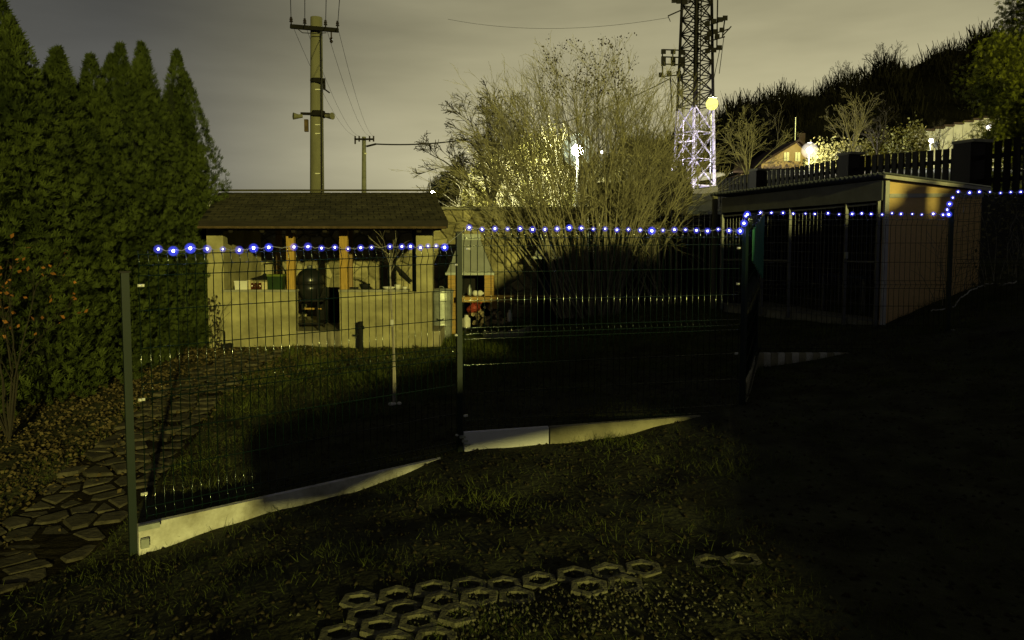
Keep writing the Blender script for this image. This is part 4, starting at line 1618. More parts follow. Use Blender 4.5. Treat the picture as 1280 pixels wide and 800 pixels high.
# curved stone edging of the bed
q = P(640, 412, 14.0)
t = thing('bed_edging', 'low curved concrete edging of a planting bed right of the woodpile', 'edging', (q.x, q.y, gz(q.x, q.y)))
pp = [P(604, 417, 13.8), P(620, 415, 13.75), P(640, 411, 13.8), P(655, 406, 13.95), P(668, 398, 14.3)]
mb = MB()
for k in range(len(pp) - 1):
    for s in range(4):
        a, b_ = pp[k].lerp(pp[k + 1], s / 4 + .01), pp[k].lerp(pp[k + 1], (s + 1) / 4 - .01)
        za, zb_ = gz(a.x, a.y), gz(b_.x, b_.y)
        hh = .13 + .012 * math.sin(k * 5 + s * 3)
        m1 = MB()
        m1.hexa([(a.x, a.y - .05, za - .1), (b_.x, b_.y - .05, zb_ - .1), (b_.x, b_.y + .05, zb_ - .1), (a.x, a.y + .05, za - .1),
                 (a.x, a.y - .03, za + hh), (b_.x, b_.y - .03, zb_ + hh), (b_.x, b_.y + .05, zb_ + hh), (a.x, a.y + .05, za + hh)])
        m1.build('edging_stone', M['concrete'], t)
lp = []
for k in range(700):
    u = random.random()
    q = P(600 + 70 * u, 408 - 6 * u, 14.25 + random.uniform(-.2, .5))
    lp.append((q.x, q.y, gz(q.x, q.y)))
tag(leaves('weeds', M['grass'], lp, RNG.uniform(.10, .32, len(lp)), tpl='blade', jitter=.35, up_bias=1.0), 'rough tall grass behind the curved edging', 'grass', kind='stuff')

# ------------------------------------------------------------------ big bare shrub in front of the board wall
rg = random.Random(77)
bx = P(745, 330, 15.2)
bg_ = gz(bx.x, 15.2)
t = thing('bare_shrub', 'huge many-stemmed bare shrub rising above the garden wall', 'shrub', (bx.x, 15.2, bg_))
ms, mt, mtw = MB(), MB(), MB()
tips = []
for k in range(104):
    tx = 728 + (k / 103 - .5) * 300 + rg.uniform(-22, 22)
    spread_t = abs(tx - 735) / 150
    ty = 104 + 75 * spread_t ** 1.7 + rg.uniform(-16, 70)
    Yt = 15.2 + rg.uniform(-1.1, 1.6)
    tip = P(tx, ty, Yt)
    s0 = Vector((bx.x + (tx - 745) / F * 3.2 + rg.uniform(-.35, .35), 15.2 + rg.uniform(-.3, .3), bg_))
    mid = s0.lerp(tip, .5) + Vector((rg.gauss(0, .12), rg.gauss(0, .1), .25))
    q1 = s0.lerp(mid, .5) + Vector((rg.gauss(0, .04), 0, .1))
    q3 = mid.lerp(tip, .5) + Vector((rg.gauss(0, .10), 0, .1))
    r0 = rg.uniform(.012, .030)
    path = [s0, q1, mid, q3, tip]
    ms.tube(path, [r0, r0 * .8, r0 * .6, r0 * .36, .003], 6, cap=False)
    for j in range(13):
        f = rg.uniform(1.5, 3.95)
        i = int(f)
        q = path[i].lerp(path[i + 1], f - i)
        dd = (path[i + 1] - path[i]).normalized()
        nd = dd + Vector((rg.gauss(0, .5), rg.gauss(0, .4), rg.gauss(0, .2)))
        grow(mt, q, nd, rg.uniform(.5, 1.25), r0 * .32, 2, rg, kids=(4, 3), spread=.42, tips=tips, minr=.0022, wob=.11)
ms.build('stems', M['bark'], t, smooth=True)
mt.build('twigs', M['twig'], t)
sd = [q for q in tips if 675 < 640 + F * q.x / q.y < 790 and q.z > 4.9]
sd = np.array([tuple(q) for q in sd[::2]] * 2) if sd else np.zeros((1, 3))
sd = sd + RNG.normal(size=sd.shape) * .05
leaves('seed_heads', M['seed'], sd, RNG.uniform(.03, .06, len(sd)), parent=t, tpl='leaf')

# arching shrub branches hanging over the wall, lower front
rg = random.Random(78)
q = P(790, 330, 15.6)
t = thing('arching_shrub', 'tangled arching shrub hanging before the dark board wall', 'shrub', (q.x, q.y, gz(q.x, q.y)))
ms = MB()
for k in range(34):
    tx = rg.uniform(640, 862)
    ty = rg.uniform(235, 318)
    tip = P(tx, ty, 15.4 + rg.uniform(-.8, .8))
    s0 = t.location + Vector((rg.uniform(-1, 1), rg.uniform(-.2, .2), 0))
    mid = s0.lerp(tip, .55)
    mid.z = max(s0.z, tip.z) + rg.uniform(-.1, .3)
    ms.tube([s0, s0.lerp(mid, .5) + Vector((0, 0, .25)), mid, mid.lerp(tip, .6) + Vector((0, 0, .1)), tip], [.012, .010, .008, .005, .003], 4, cap=False)
    for j in range(4):
        grow(ms, mid.lerp(tip, rg.random()), (tip - mid).normalized() + Vector((rg.gauss(0, .5), rg.gauss(0, .4), rg.gauss(0, .5))), rg.uniform(.3, .8), .005, 1, rg, kids=(3,), spread=.6, minr=.002)
ms.build('twigs', M['twig'], t)

# dark spiky old tree left of it
b = P(606, 262, 24)
bare_tree('bare_tree', 'gnarled dark bare tree left of the huge shrub', (b.x, 24, gz(b.x, 24)), P(606, 122, 24).z - gz(b.x, 24), .10, 5, M['bark_dark'], kids=(9, 7, 5), spread=.9, lean=(.12, 0, 1), trunk_h=.35, minr=.009)

# ------------------------------------------------------------------ lamp-lit bank of ivy and brush behind the wall
def brush(name, label, px, Y, n, m, s0, s1, seed, group=None, tpl='leaf', dz=0):
    """px: list of (x, y_top, half width px); the mass is filled down to the ground"""
    rng = np.random.default_rng(seed)
    bx_ = P(px[len(px) // 2][0], 250, Y)
    t = thing(name, label, 'bush', (bx_.x, Y, gz(bx_.x, Y)), group=group)
    cx, cz, cy, hx_ = [], [], [], []
    for (x, yt, hw) in px:
        p = P(x, yt, Y)
        cx.append(p.x)
        cz.append(p.z)
        hx_.append(hw * Y / F)
    per = n // len(px)
    C = []
    for x, zt_, hw in zip(cx, cz, hx_):
        g = gz(x, Y)
        u = rng.random(per) ** .7
        a = rng.uniform(0, math.pi * 2, per)
        r_ = np.sqrt(1 - (np.clip(u * 2 - 1, 0, 1)) ** 2) * hw * (1 + .15 * np.sin(a * 5 + u * 9)) * (1 - .3 * rng.random(per))
        C.append(np.stack([x + r_ * np.cos(a), Y + r_ * np.sin(a) * .8, g + u * (zt_ - g) * (1 + .10 * np.sin(x * 7 + a * 3)) + rng.normal(0, .05 + .008 * Y * (u > .8), per)], -1))
    C = np.concatenate(C)
    leaves('foliage', m, C, rng.uniform(s0, s1, len(C)), parent=t, tpl=tpl, rng=rng, up_bias=.2)
    mb = MB()
    rg = random.Random(seed)
    for x, zt_, hw in zip(cx, cz, hx_):
        for k in range(6):
            g = gz(x, Y)
            grow(mb, (x + rg.uniform(-.5, .5) * hw, Y + rg.uniform(-.4, -.1) * hw, g), (rg.gauss(0, .25), rg.gauss(0, .2), 1), (zt_ - g) * rg.uniform(.7, 1.1), .03, 2, rg, kids=(5, 4), spread=.5, minr=.006)
    mb.build('stems', M['bark'], t)
    return t


brush('ivy_bank', 'bright lamp-lit bushy bank left of the white lamp behind the wall', [(586, 236, 15), (600, 224, 17), (615, 214, 17), (630, 205, 18), (645, 197, 18), (660, 190, 18), (675, 185, 18), (690, 182, 18), (704, 186, 14)], 30, 81000, M['ivy'], .05, .12, 3)
brush('brush_mass', 'dim olive bush tapering down behind the pavilion roof', [(560, 246, 22), (580, 226, 24), (612, 196, 28), (650, 178, 26)], 34, 24000, M['ivy'], .07, .16, 4)
brush('conifer_row', 'small dark pointed conifers at the low end of the bank', [(546, 238, 7), (556, 232, 8), (566, 222, 9), (576, 214, 9)], 40, 5000, M['thuja_core'], .2, .4, 5, tpl='spray')
brush('wall_bush', 'olive brush right of the white lamp above the board wall', [(745, 215, 22), (785, 205, 26), (825, 208, 24), (850, 216, 14)], 31, 20000, M['brush'], .06, .14, 6)
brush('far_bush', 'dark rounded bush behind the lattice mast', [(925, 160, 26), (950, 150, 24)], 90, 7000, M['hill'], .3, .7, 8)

# white lamp over the bank
def street_lamp(label, x, y, Y, r, m, power, col, ybase=None, group='street lamps lit beyond the garden', arm=0.0, hoodm='grey_metal', lrad=.15, aim=None, halo=None):
    p = P(x, y, Y)
    g = gz(p.x, Y)
    t = thing('street_lamp', label, 'lamp', (p.x, Y + .15, g), group=group)
    mb = MB()
    rp = max(.035, Y * .0007)
    mb.tube([(p.x, Y + .15, g - .3), (p.x, Y + .15, p.z + r * 1.2)], [rp * 1.4, rp], 8)
    mb.build('pole', M['grey_metal'], t)
    mb = MB()
    ro = r * (2.7 if halo else 1.0)
    mb.lathe((p.x, Y, p.z + ro * .95), [(r * .8, 0), (r * .7, r * .2), (r * .2, r * .35)], 14)
    mb.build('lamp_hood', M[hoodm], t)
    mb = MB()
    mb.sphere(p, r, 16, 10)
    mb.build('globe' if not halo else 'lamp_bulb', M[m], t, smooth=True)
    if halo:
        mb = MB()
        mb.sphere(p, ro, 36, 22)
        mb.build('glare_ball', glowmat('glare_glow', halo[0], halo[1] / ro), t, smooth=True)  # added glow volume imitating the glare round the lamp
    L = bpy.data.lights.new('lamp_light', 'SPOT' if aim else 'POINT')
    L.energy = power
    L.color = col
    L.shadow_soft_size = lrad
    o = bpy.data.objects.new('lamp_light', L)
    COL.objects.link(o)
    o.parent = t
    o.location = (0, -.2 - ro, p.z - g)
    if aim:
        L.spot_size = R(115)
        L.spot_blend = .5
        o.rotation_euler = (Vector(aim) - p).to_track_quat('-Z', 'Y').to_euler()
    return t


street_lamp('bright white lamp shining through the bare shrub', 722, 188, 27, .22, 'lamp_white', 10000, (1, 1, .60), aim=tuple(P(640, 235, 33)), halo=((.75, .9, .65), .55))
street_lamp('glaring yellow lamp on a slim pole in front of the lattice mast', 890, 130, 57, .46, 'lamp_yellow', 5000, (1, .95, .45))
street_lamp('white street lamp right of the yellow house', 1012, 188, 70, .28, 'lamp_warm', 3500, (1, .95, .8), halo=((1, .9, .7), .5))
street_lamp('small white lamp in front of the pale roadside wall, left one', 1164, 176, 75, .22, 'lamp_warm', 1500, (.9, 1, .9))
street_lamp('white lamp at the pale roadside wall, nearest the big evergreen', 1237, 160, 75, .30, 'lamp_warm', 2500, (.95, 1, .9))
street_lamp('faint small lamp right of the white lamp, seen through the shrub', 752, 190, 50, .10, 'lamp_warm', 50, (1, .9, .7))
street_lamp('tiny white lamp low beside the pavilion roof corner', 541, 241, 38, .09, 'lamp_white', 30, (.8, .9, 1))

# pale outbuilding below the white lamp
q = P(708, 245, 32)
t = thing('outbuilding', 'small white rendered outbuilding lit by the white lamp', 'building', (q.x, q.y, gz(q.x, q.y)))
g = t.location.z
a, b_ = P(696, 200, 32), P(738, 200, 32)
mb = MB()
mb.box(((a.x + b_.x) / 2, 33, (a.z + g) / 2 - .2), (b_.x - a.x, 2, a.z - g + .4))
mb.build('wall', M['pale_wall'], t)
mb = MB()
mb.prism([(a.x - .2, 31.8, a.z + .002), (b_.x + .2, 31.8, a.z + .002), (b_.x + .2, 34.2, a.z + .002), (a.x - .2, 34.2, a.z + .002)], [(a.x - .2, 33, a.z + .6), (b_.x + .2, 33, a.z + .6), (b_.x + .2, 33.05, a.z + .6), (a.x - .2, 33.05, a.z + .6)])
mb.build('roof', M['roof_far'], t)
mb = MB()
mb.box((b_.x - .45, 31.99, a.z - .7), (.4, .05, .5))
mb.build('window', M['window_far'], t)

# ------------------------------------------------------------------ lattice floodlight mast
TY = 62
cx_ = P(868, 200, TY).x
gT = gz(cx_, TY)
mast = thing('lattice_mast', 'tall steel lattice floodlight mast, its foot lit white', 'mast', (cx_, TY, gT), rz=R(28))
Hm = P(868, -60, TY).z - gT
hl = P(868, 138, TY).z - gT


def leg_off(z):
    return 1.18 - .42 * min(1, z / (Hm * .95))


for sx in (-1, 1):
    for sy in (-1, 1):
        mb = MB()
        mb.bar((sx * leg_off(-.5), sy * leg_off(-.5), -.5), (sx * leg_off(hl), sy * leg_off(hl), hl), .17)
        mb.build('lower_leg', M['tower_lit'], mast, local=True)  # pale lilac colour carries the lamp light on the mast foot
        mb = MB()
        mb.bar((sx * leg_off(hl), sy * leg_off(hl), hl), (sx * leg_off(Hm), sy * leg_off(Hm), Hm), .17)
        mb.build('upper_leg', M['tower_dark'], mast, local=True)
zb_ = 0.2
while zb_ < Hm - 1:
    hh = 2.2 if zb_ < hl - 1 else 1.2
    m = M['tower_lit'] if zb_ < hl - .6 else M['tower_dark']
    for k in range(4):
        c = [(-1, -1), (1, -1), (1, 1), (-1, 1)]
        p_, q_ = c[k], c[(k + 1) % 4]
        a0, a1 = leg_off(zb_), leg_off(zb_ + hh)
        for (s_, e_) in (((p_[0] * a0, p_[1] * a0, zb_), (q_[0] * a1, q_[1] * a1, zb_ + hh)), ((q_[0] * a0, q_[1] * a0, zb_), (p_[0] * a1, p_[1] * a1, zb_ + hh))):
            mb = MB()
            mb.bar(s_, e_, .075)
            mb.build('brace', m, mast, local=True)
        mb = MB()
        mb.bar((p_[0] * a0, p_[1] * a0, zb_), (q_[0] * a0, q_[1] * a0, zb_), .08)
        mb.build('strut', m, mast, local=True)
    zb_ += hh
# ladder cage up the middle
mb = MB()
for s in (-.22, .22):
    mb.bar((s, -.3, 0), (s, -.3, Hm), .07)
for k in range(int(Hm / .4)):
    mb.bar((-.22, -.3, .3 + k * .4), (.22, -.3, .3 + k * .4), .035)
mb.build('ladder', M['tower_dark'], mast, local=True)
inv_m = chain(mast).inverted()


def mpt(x, y, dy=-1.0):
    return P(x, y, TY + dy)


flood = None


def rack(bars, lamps, stays):
    global flood
    mb = MB()
    for (a, b_) in bars:
        mb.bar(mpt(*a), mpt(*b_), .09)
    r_ = mb.build('lamp_rack', M['tower_dark'], mast)
    for (x, y) in lamps:
        q = mpt(x, y, -1.2)
        mb = MB()
        w = .20
        mb.prism([(q.x - w, q.y - .12, q.z - w), (q.x + w, q.y - .12, q.z - w), (q.x + w * .6, q.y + .25, q.z - w * .5), (q.x - w * .6, q.y + .25, q.z - w * .5)],
                 [(q.x - w, q.y - .12, q.z + w), (q.x + w, q.y - .12, q.z + w), (q.x + w * .6, q.y + .25, q.z + w * .5), (q.x - w * .6, q.y + .25, q.z + w * .5)])
        mb.build('floodlight', M['tower_dark'], r_)
    mb = MB()
    for (a, b_) in stays:
        mb.bar(mpt(*a), mpt(*b_), .045)
    mb.build('stay', M['tower_dark'], r_)


rack([((828, 62), (856, 63)), ((828, 71), (856, 72)), ((828, 80), (856, 81)), ((825, 96), (858, 93)), ((828, 62), (828, 96)), ((841, 62), (841, 81)), ((855, 62), (855, 94)), ((838, 96), (840, 140)), ((853, 93), (853, 140))],
     [(829, 65), (841, 65), (853, 66), (829, 74), (841, 75), (853, 76), (829, 80), (841, 80), (853, 81), (826, 94), (836, 92), (848, 92)], [((840, 98), (858, 128)), ((828, 96), (858, 110))])
rack([((880, 34), (908, 24)), ((880, 46), (912, 36)), ((878, 54), (906, 46)), ((876, 68), (902, 60)), ((897, 0), (896, 62)), ((906, 24), (903, 46)), ((886, 32), (886, 66)), ((904, 44), (914, 33))],
     [(884, 30), (892, 27), (900, 25), (906, 23), (886, 43), (894, 40), (902, 38), (884, 48), (896, 46), (884, 64), (892, 63), (899, 60)], [((893, 62), (884, 96)), ((900, 60), (892, 100)), ((905, 45), (899, 92)), ((874, 2), (890, -12)), ((897, 0), (912, -20))])
rack([((835, 20), (862, 8)), ((840, -2), (864, 2)), ((842, 3), (864, -8))], [(848, 2), (856, 3), (842, 1)], [((835, 20), (838, 27))])
# side leg
mb = MB()
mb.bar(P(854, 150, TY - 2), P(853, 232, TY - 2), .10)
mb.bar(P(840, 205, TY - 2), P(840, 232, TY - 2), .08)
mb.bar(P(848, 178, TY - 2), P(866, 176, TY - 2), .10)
mb.build('side_strut', M['tower_lit'], mast)
L = bpy.data.lights.new('foot_light', 'SPOT')
L.energy = 6000
L.color = (.86, .80, 1)
L.spot_size = R(75)
L.spot_blend = .6
L.shadow_soft_size = .15
fo = bpy.data.objects.new('foot_light', L)
COL.objects.link(fo)
fo.parent = mast
fo.location = inv_m @ Vector((cx_ - 1.5, TY - 7, gT + 1.2))
dirv = (Vector((cx_, TY, gT + 3.6)) - Vector((cx_ - 1.5, TY - 7, gT + 1.2)))
fo.rotation_euler = (inv_m.to_3x3() @ dirv).to_track_quat('-Z', 'Y').to_euler()
mb = MB()
q = Vector((cx_ - 1.5, TY - 7.05, gT + 1.05))
mb.box(q - Vector((0, .15, 0)), (.35, .2, .25))
mb.bar(q - Vector((0, .15, .1)), q - Vector((0, .15, 1.6)), .08)
mb.build('foot_floodlight', M['grey_metal'], mast)

# ------------------------------------------------------------------ power poles and lines
def xp(px, py, Y):
    return P(px, py, Y)


Y1 = 21
b = P(396, 300, Y1)
g = gz(b.x, Y1)
tp = P(395.5, 22, Y1)
t = thing('power_pole', 'thick concrete power pole standing behind the pavilion', 'pole', (b.x, Y1, g))
mb = MB()
mb.tube([(b.x, Y1, g - .5), (tp.x, Y1, tp.z)], [.215, .165], 18)
mb.build('pole', M['pole'], t, smooth=True)
mb = MB()
mb.bar(P(363, 33, Y1 - .25), P(423, 38, Y1 - .25), .09, .11)
mb.build('crossarm', M['tower_dark'], t)
for (x, y) in ((364, 30), (381, 32), (407, 34), (422, 35)):
    q = P(x, y, Y1 - .25)
    mb = MB()
    mb.lathe(q, [(.02, 0), (.02, .05), (.055, .06), (.035, .10), (.05, .12), (.03, .17), (.035, .19)], 10)
    mb.build('insulator', M['insul'], t)
mb = MB()
q = P(414, 38, Y1 - .25)
mb.lathe(q - Vector((0, 0, .35)), [(.015, 0), (.05, .04), (.03, .08), (.05, .12), (.02, .17), (.02, .33)], 10)
mb.build('insulator', M['insul'], t)
mb = MB()
mb.tube([P(372, 36, Y1 - .3), P(378, 41, Y1 - .3), P(395, 42, Y1 - .35), P(408, 41, Y1 - .3)], .012, 5)
mb.tube([P(401, 40, Y1 - .25), P(402, 90, Y1 - .25), P(402.5, 240, Y1 - .25)], .02, 5)
mb.build('down_lead', M['cable'], t)
mb = MB()
mb.lathe((tp.x, Y1, P(395, 101, Y1).z), [(.195, -.05), (.205, 0), (.195, .05)], 18)
mb.bar(P(388, 100, Y1 - .22), P(405, 103, Y1 - .22), .06)
mb.bar(P(405, 98, Y1 - .22), P(405.5, 112, Y1 - .22), .06)
mb.bar(P(405, 111, Y1 - .22), P(412, 116, Y1 - .22), .04)
mb.build('hook_bracket', M['tower_dark'], t)
mb = MB()
mb.lathe((tp.x, Y1, P(395, 143, Y1).z), [(.20, -.09), (.21, 0), (.20, .09)], 18)
mb.bar(P(376, 142, Y1 - .2), P(412, 143, Y1 - .2), .07)
mb.build('collar_bracket', M['tower_dark'], t)
for (x, y, s) in ((378, 145, -1), (407, 145, 1)):
    q = P(x, y, Y1 - .3)
    mb = MB()
    mb.tube([q, q + Vector((s * .10, -.05, -.02)), q + Vector((s * .22, -.12, -.02))], [.05, .06, .10], 12)
    mb.build('loudspeaker', M['pole'], t)
mb = MB()
q = P(383, 157, Y1 - .22)
mb.box(q, (.10, .10, .34))
mb.build('junction_box', M['rust'], t)
for y in (112, 156, 167, 217):
    q = P(397, y, Y1 - .19)
    mb = MB()
    mb.box(q, (.13, .03, .03))
    mb.build('reflector', M['reflector'], t)

Y2 = 52
b2_ = P(455, 300, Y2)
g2 = gz(b2_.x, Y2)
tp2 = P(455, 171, Y2)
t = thing('power_pole', 'small distant power pole with a short crossarm', 'pole', (b2_.x, Y2, g2))
mb = MB()
mb.tube([(b2_.x, Y2, g2 - .5), (tp2.x, Y2, tp2.z)], [.20, .14], 10)
mb.build('pole', M['pole_far'], t, smooth=True)
mb = MB()
mb.bar(P(443, 174, Y2 - .2), P(467, 174, Y2 - .2), .12)
mb.bar(P(458, 183, Y2 - .2), P(470, 180, Y2 - .2), .12)
mb.build('crossarm', M['tower_dark'], t)
for x in (444, 449, 462, 467):
    mb = MB()
    mb.tube([P(x, 180 if x in (444,) else 177, Y2 - .2), P(x, 170, Y2 - .2)], .06, 6)
    mb.build('insulator', M['insul'], t)
mb = MB()
q = P(457, 192, Y2 - .2)
mb.box(q, (.15, .05, .1))
mb.build('reflector', M['reflector'], t)


def line(label, a, b_, sag, r_=.012, n=14):
    pts = []
    for i in range(n + 1):
        u = i / n
        q = a.lerp(b_, u)
        q.z -= sag * 4 * u * (1 - u)
        pts.append(q)
    mb = MB()
    mb.tube(pts, r_, 4)
    o = mb.build('power_line', M['cable'], origin=tuple(a))
    tag(o, label, 'cable', 'overhead power lines')


ends = [(364, 28), (381, 30), (407, 32), (422, 33)]
ov = [(361, -40), (381, -40), (409, -40), (429, -40)]
nm = ['leftmost', 'second', 'third', 'rightmost']
for k in range(4):
    a = P(ends[k][0], ends[k][1], Y1 - .25)
    line('%s thin wire rising from the big pole out of the picture' % nm[k], a, P(ov[k][0], -75, 12.5), .05, .009)
b3 = [(444, 170), (449, 170), (462, 170), (467, 170)]
for k in range(4):
    line('%s thin wire sagging from the big pole to the distant pole' % nm[k], P(ends[k][0], ends[k][1], Y1 - .25), P(b3[k][0], b3[k][1], Y2 - .2), 0.7, .006)
line('dark cable running from the distant pole right into the bare shrub', P(468, 180, Y2 - .2), P(600, 171, 60), .25, .05)
line('dark cable from the bare shrub up to the lattice mast', P(600, 171, 60), P(838, 98, 61), .9, .04)
line('thin wire coming from the upper left to the mast crossarm', P(560, 24, 75), P(836, 22, 61), .9, .014)

# ------------------------------------------------------------------ wire mesh kennel shed on the right
c0 = P(1097, 407, 11.0)
z0 = c0.z
uu = Vector((-.447, .894, 0))
vv = Vector((.894, .447, 0))
Lu, Lv = 3.35, 2.4
C0 = Vector((c0.x, 11.0, 0))


def S(u, v, z):
    q = C0 + uu * u + vv * v
    return Vector((q.x, q.y, z))


shed = thing('kennel_shed', 'low shed with mesh front, light board side wall and corrugated roof', 'shed', (C0.x, C0.y, z0), rz=0)
zf = P(1097, 222, 11).z
zfl = P(902, 245, 13.97).z
zr = P(1222, 238, 12.15).z


def slab(u0, u1, v0, v1, z00, z01, m, name, zt=None, parent=None):
    """box in shed coordinates; z01 may be a function of (u, v)"""
    fz = z01 if callable(z01) else (lambda u, v: z01)
    mb = MB()
    mb.hexa([S(u0, v0, z00), S(u0, v1, z00), S(u1, v1, z00), S(u1, v0, z00), S(u0, v0, fz(u0, v0)), S(u0, v1, fz(u0, v1)), S(u1, v1, fz(u1, v1)), S(u1, v0, fz(u1, v0))])
    return mb.build(name, M[m], parent or shed)


def rz_at(u, v):
    return zf + (zfl - zf) * u / Lu + (zr - zf) * v / Lv


slab(-.04, 0.0, .03, Lv, z0 - .3, lambda u, v: rz_at(0, v) - .03, 'osb', 'side_wall')
slab(Lu, Lu + .04, 0, Lv, z0 - .3, lambda u, v: rz_at(Lu, v) - .03, 'dark_wood', 'rear_side_wall')
slab(0, Lu, Lv, Lv + .04, z0 - .3, lambda u, v: rz_at(u, Lv) - .03, 'dark_wood', 'back_wall')
slab(0, Lu, .05, Lv - .05, z0 - .1, z0 + .05, 'concrete', 'floor')
# fascia
mb = MB()
mb.hexa([S(-.04, -.05, rz_at(0, 0) - .34), S(-.04, -.02, rz_at(0, 0) - .34), S(Lu, -.02, rz_at(Lu, 0) - .32), S(Lu, -.05, rz_at(Lu, 0) - .32),
         S(-.04, -.05, rz_at(0, 0) - .04), S(-.04, -.02, rz_at(0, 0) - .04), S(Lu, -.02, rz_at(Lu, 0) - .04), S(Lu, -.05, rz_at(Lu, 0) - .04)])
mb.build('fascia', M['grey_metal'], shed)
# battens on the side wall
mb = MB()
zz = lambda v: rz_at(0, v)
mb.hexa([S(-.065, .10, zz(0) - .30), S(-.042, .10, zz(0) - .30), S(-.042, Lv, zz(Lv) - .11), S(-.065, Lv, zz(Lv) - .11), S(-.065, .10, zz(0) - .24), S(-.042, .10, zz(0) - .24), S(-.042, Lv, zz(Lv) - .05), S(-.065, Lv, zz(Lv) - .05)])
mb.build('batten', M['board_grey'], shed)
mb = MB()
mb.bar(S(-.06, .03, z0 - .1), S(-.06, .03, zz(0) - .05), .06)
mb.build('corner_trim', M['board_grey'], shed)
# front frames and mesh
us = [0.0, .70, 1.55, 2.2, Lu]
upx = [1097, 1057, 987, 953, 902]
uv = []
for x in upx:
    # solve u where S(u,0) projects to x
    k = (x - 640) / F * 1.0
    u_ = (C0.x - k * C0.y) / (.447 + .894 * k)
    uv.append(max(0, min(Lu, u_)))
for u_ in uv:
    mb = MB()
    mb.bar(S(u_, -.01, z0 - .05), S(u_, -.01, rz_at(u_, 0) - .33), .045)
    mb.build('frame_post', M['grey_metal'], shed)
for (f0, f1) in ((.02, .02), (.50, .50), (.97, .97)):
    for k in range(len(uv) - 1):
        if f0 == .5 and k == 1:
            continue
        a, b_ = uv[k], uv[k + 1]
        mb = MB()
        za = z0 + .03 + (rz_at(a, 0) - .36 - z0) * f0
        zb_ = z0 + .03 + (rz_at(b_, 0) - .36 - z0) * f1
        mb.bar(S(a + .03, -.01, za), S(b_ - .03, -.01, zb_), .03)
        mb.build('frame_rail', M['grey_metal'], shed)
for k in range(len(uv) - 1):
    mb = MB()
    a, b_ = uv[k] + .03, uv[k + 1] - .03
    nn = int((b_ - a) / .075)
    for i in range(1, nn):
        u_ = a + (b_ - a) * i / nn
        mb.bar(S(u_, 0, z0 + .05), S(u_, 0, rz_at(u_, 0) - .37), .006)
    for i in range(1, 7):
        z = z0 + .05 + i * .26
        mb.bar(S(a, 0, z), S(b_, 0, z), .006)
    mb.build('mesh_infill', M['grey_metal'], shed)
for u_ in (uv[1] - .05, uv[3] - .05):
    mb = MB()
    mb.box(S(u_, -.05, z0 + 1.05), (.04, .04, .10))
    mb.build('latch', M['galv'], shed)
# corrugated roof
nu, nv = 90, 2
V, Fc = [], []
for j in range(2):
    v = -.18 if j == 0 else Lv + .05
    for i in range(nu * 2 + 1):
        u_ = -.16 + (Lu + .35) * i / (nu * 2)
        z = rz_at(u_, v) + .035 + .022 * math.sin(i * math.pi / 2 * .5 * 2)
        q = S(u_, v, z)
        V.append((q.x, q.y, q.z))
ncol = nu * 2 + 1
nb_ = len(V)
V += [(v[0], v[1], v[2] - .006) for v in V]
for i in range(ncol - 1):
    Fc += [i, i + 1, ncol + i + 1, ncol + i]
    Fc += [nb_ + i + 1, nb_ + i, nb_ + ncol + i, nb_ + ncol + i + 1]
    Fc += [i + 1, i, nb_ + i, nb_ + i + 1]
np_obj('roof_sheet', V, Fc, 4, M['galv'], shed)
mb = MB()
mb.bar(S(-.15, -.15, rz_at(0, 0) - .0), S(-.15, Lv + .02, rz_at(0, Lv) - .0), .035, .05)
mb.build('verge_trim', M['board_grey'], shed)
# inside: a low table and water bowl
t = thing('work_table', 'dim blue-grey table standing inside the kennel shed', 'table', S(1.2, .9, z0 + .05), rz=math.atan2(uu.y, uu.x))
mb = MB()
mb.box((0, 0, .62), (.9, .5, .04))
mb.build('table_top', M['blue_tarp'], t, local=True)
for sx in (-1, 1):
    for sy in (-1, 1):
        mb = MB()
        mb.bar((sx * .4, sy * .2, 0), (sx * .4, sy * .2, .60), .04)
        mb.build('leg', M['grey_metal'], t, local=True)

# post beside the shed, left (pale round post)
q = P(893, 300, 14.6)
t = thing('timber_post', 'pale upright timber post at the left end of the kennel shed', 'post', (q.x, q.y, gz(q.x, q.y)))
mb = MB()
mb.tube([(q.x, q.y, t.location.z - .2), (q.x, q.y, P(893, 246, 14.6).z)], .055, 10)
mb.build('shaft', M['pole'], t)
mb = MB()
mb.box((q.x, q.y, P(893, 246, 14.6).z + .02), (.13, .13, .03))
mb.build('cap', M['board_grey'], t)

# ------------------------------------------------------------------ picket fence on its retaining wall
pf = thing('picket_fence', 'dark picket fence with brick pillars on the retaining wall above the shed', 'fence', (9.8, 14, 2.75))
A0, A1 = Vector((10.9, 10.4, 0)), Vector((6.75, 24.0, 0))
Lf = (A1 - A0).length
df = (A1 - A0) / Lf
nf = Vector((df.y, -df.x, 0))
mb = MB()
a, b_ = A0 - df * 1.5, A1 + df * .4
mb.hexa([(a.x - .14, a.y, .6), (a.x + .14, a.y, .6), (b_.x + .14, b_.y, .6), (b_.x - .14, b_.y, .6), (a.x - .14, a.y, 2.82), (a.x + .14, a.y, 2.82), (b_.x + .14, b_.y, 2.82), (b_.x - .14, b_.y, 2.82)])
mb.build('retaining_wall', M['black_matte'], pf)


def top_fence(s):        # height of picket tops along the fence
    q = A0 + df * s
    px = 640 + F * q.x / q.y
    yt = float(np.interp(px, [880, 905, 1058, 1207, 1280, 1500], [226, 223, 197, 183, 169, 130]))
    return P(px, yt, q.y).z


def s_of_px(px):
    k = (px - 640) / F
    return (k * A0.y - A0.x) / (df.x - k * df.y)


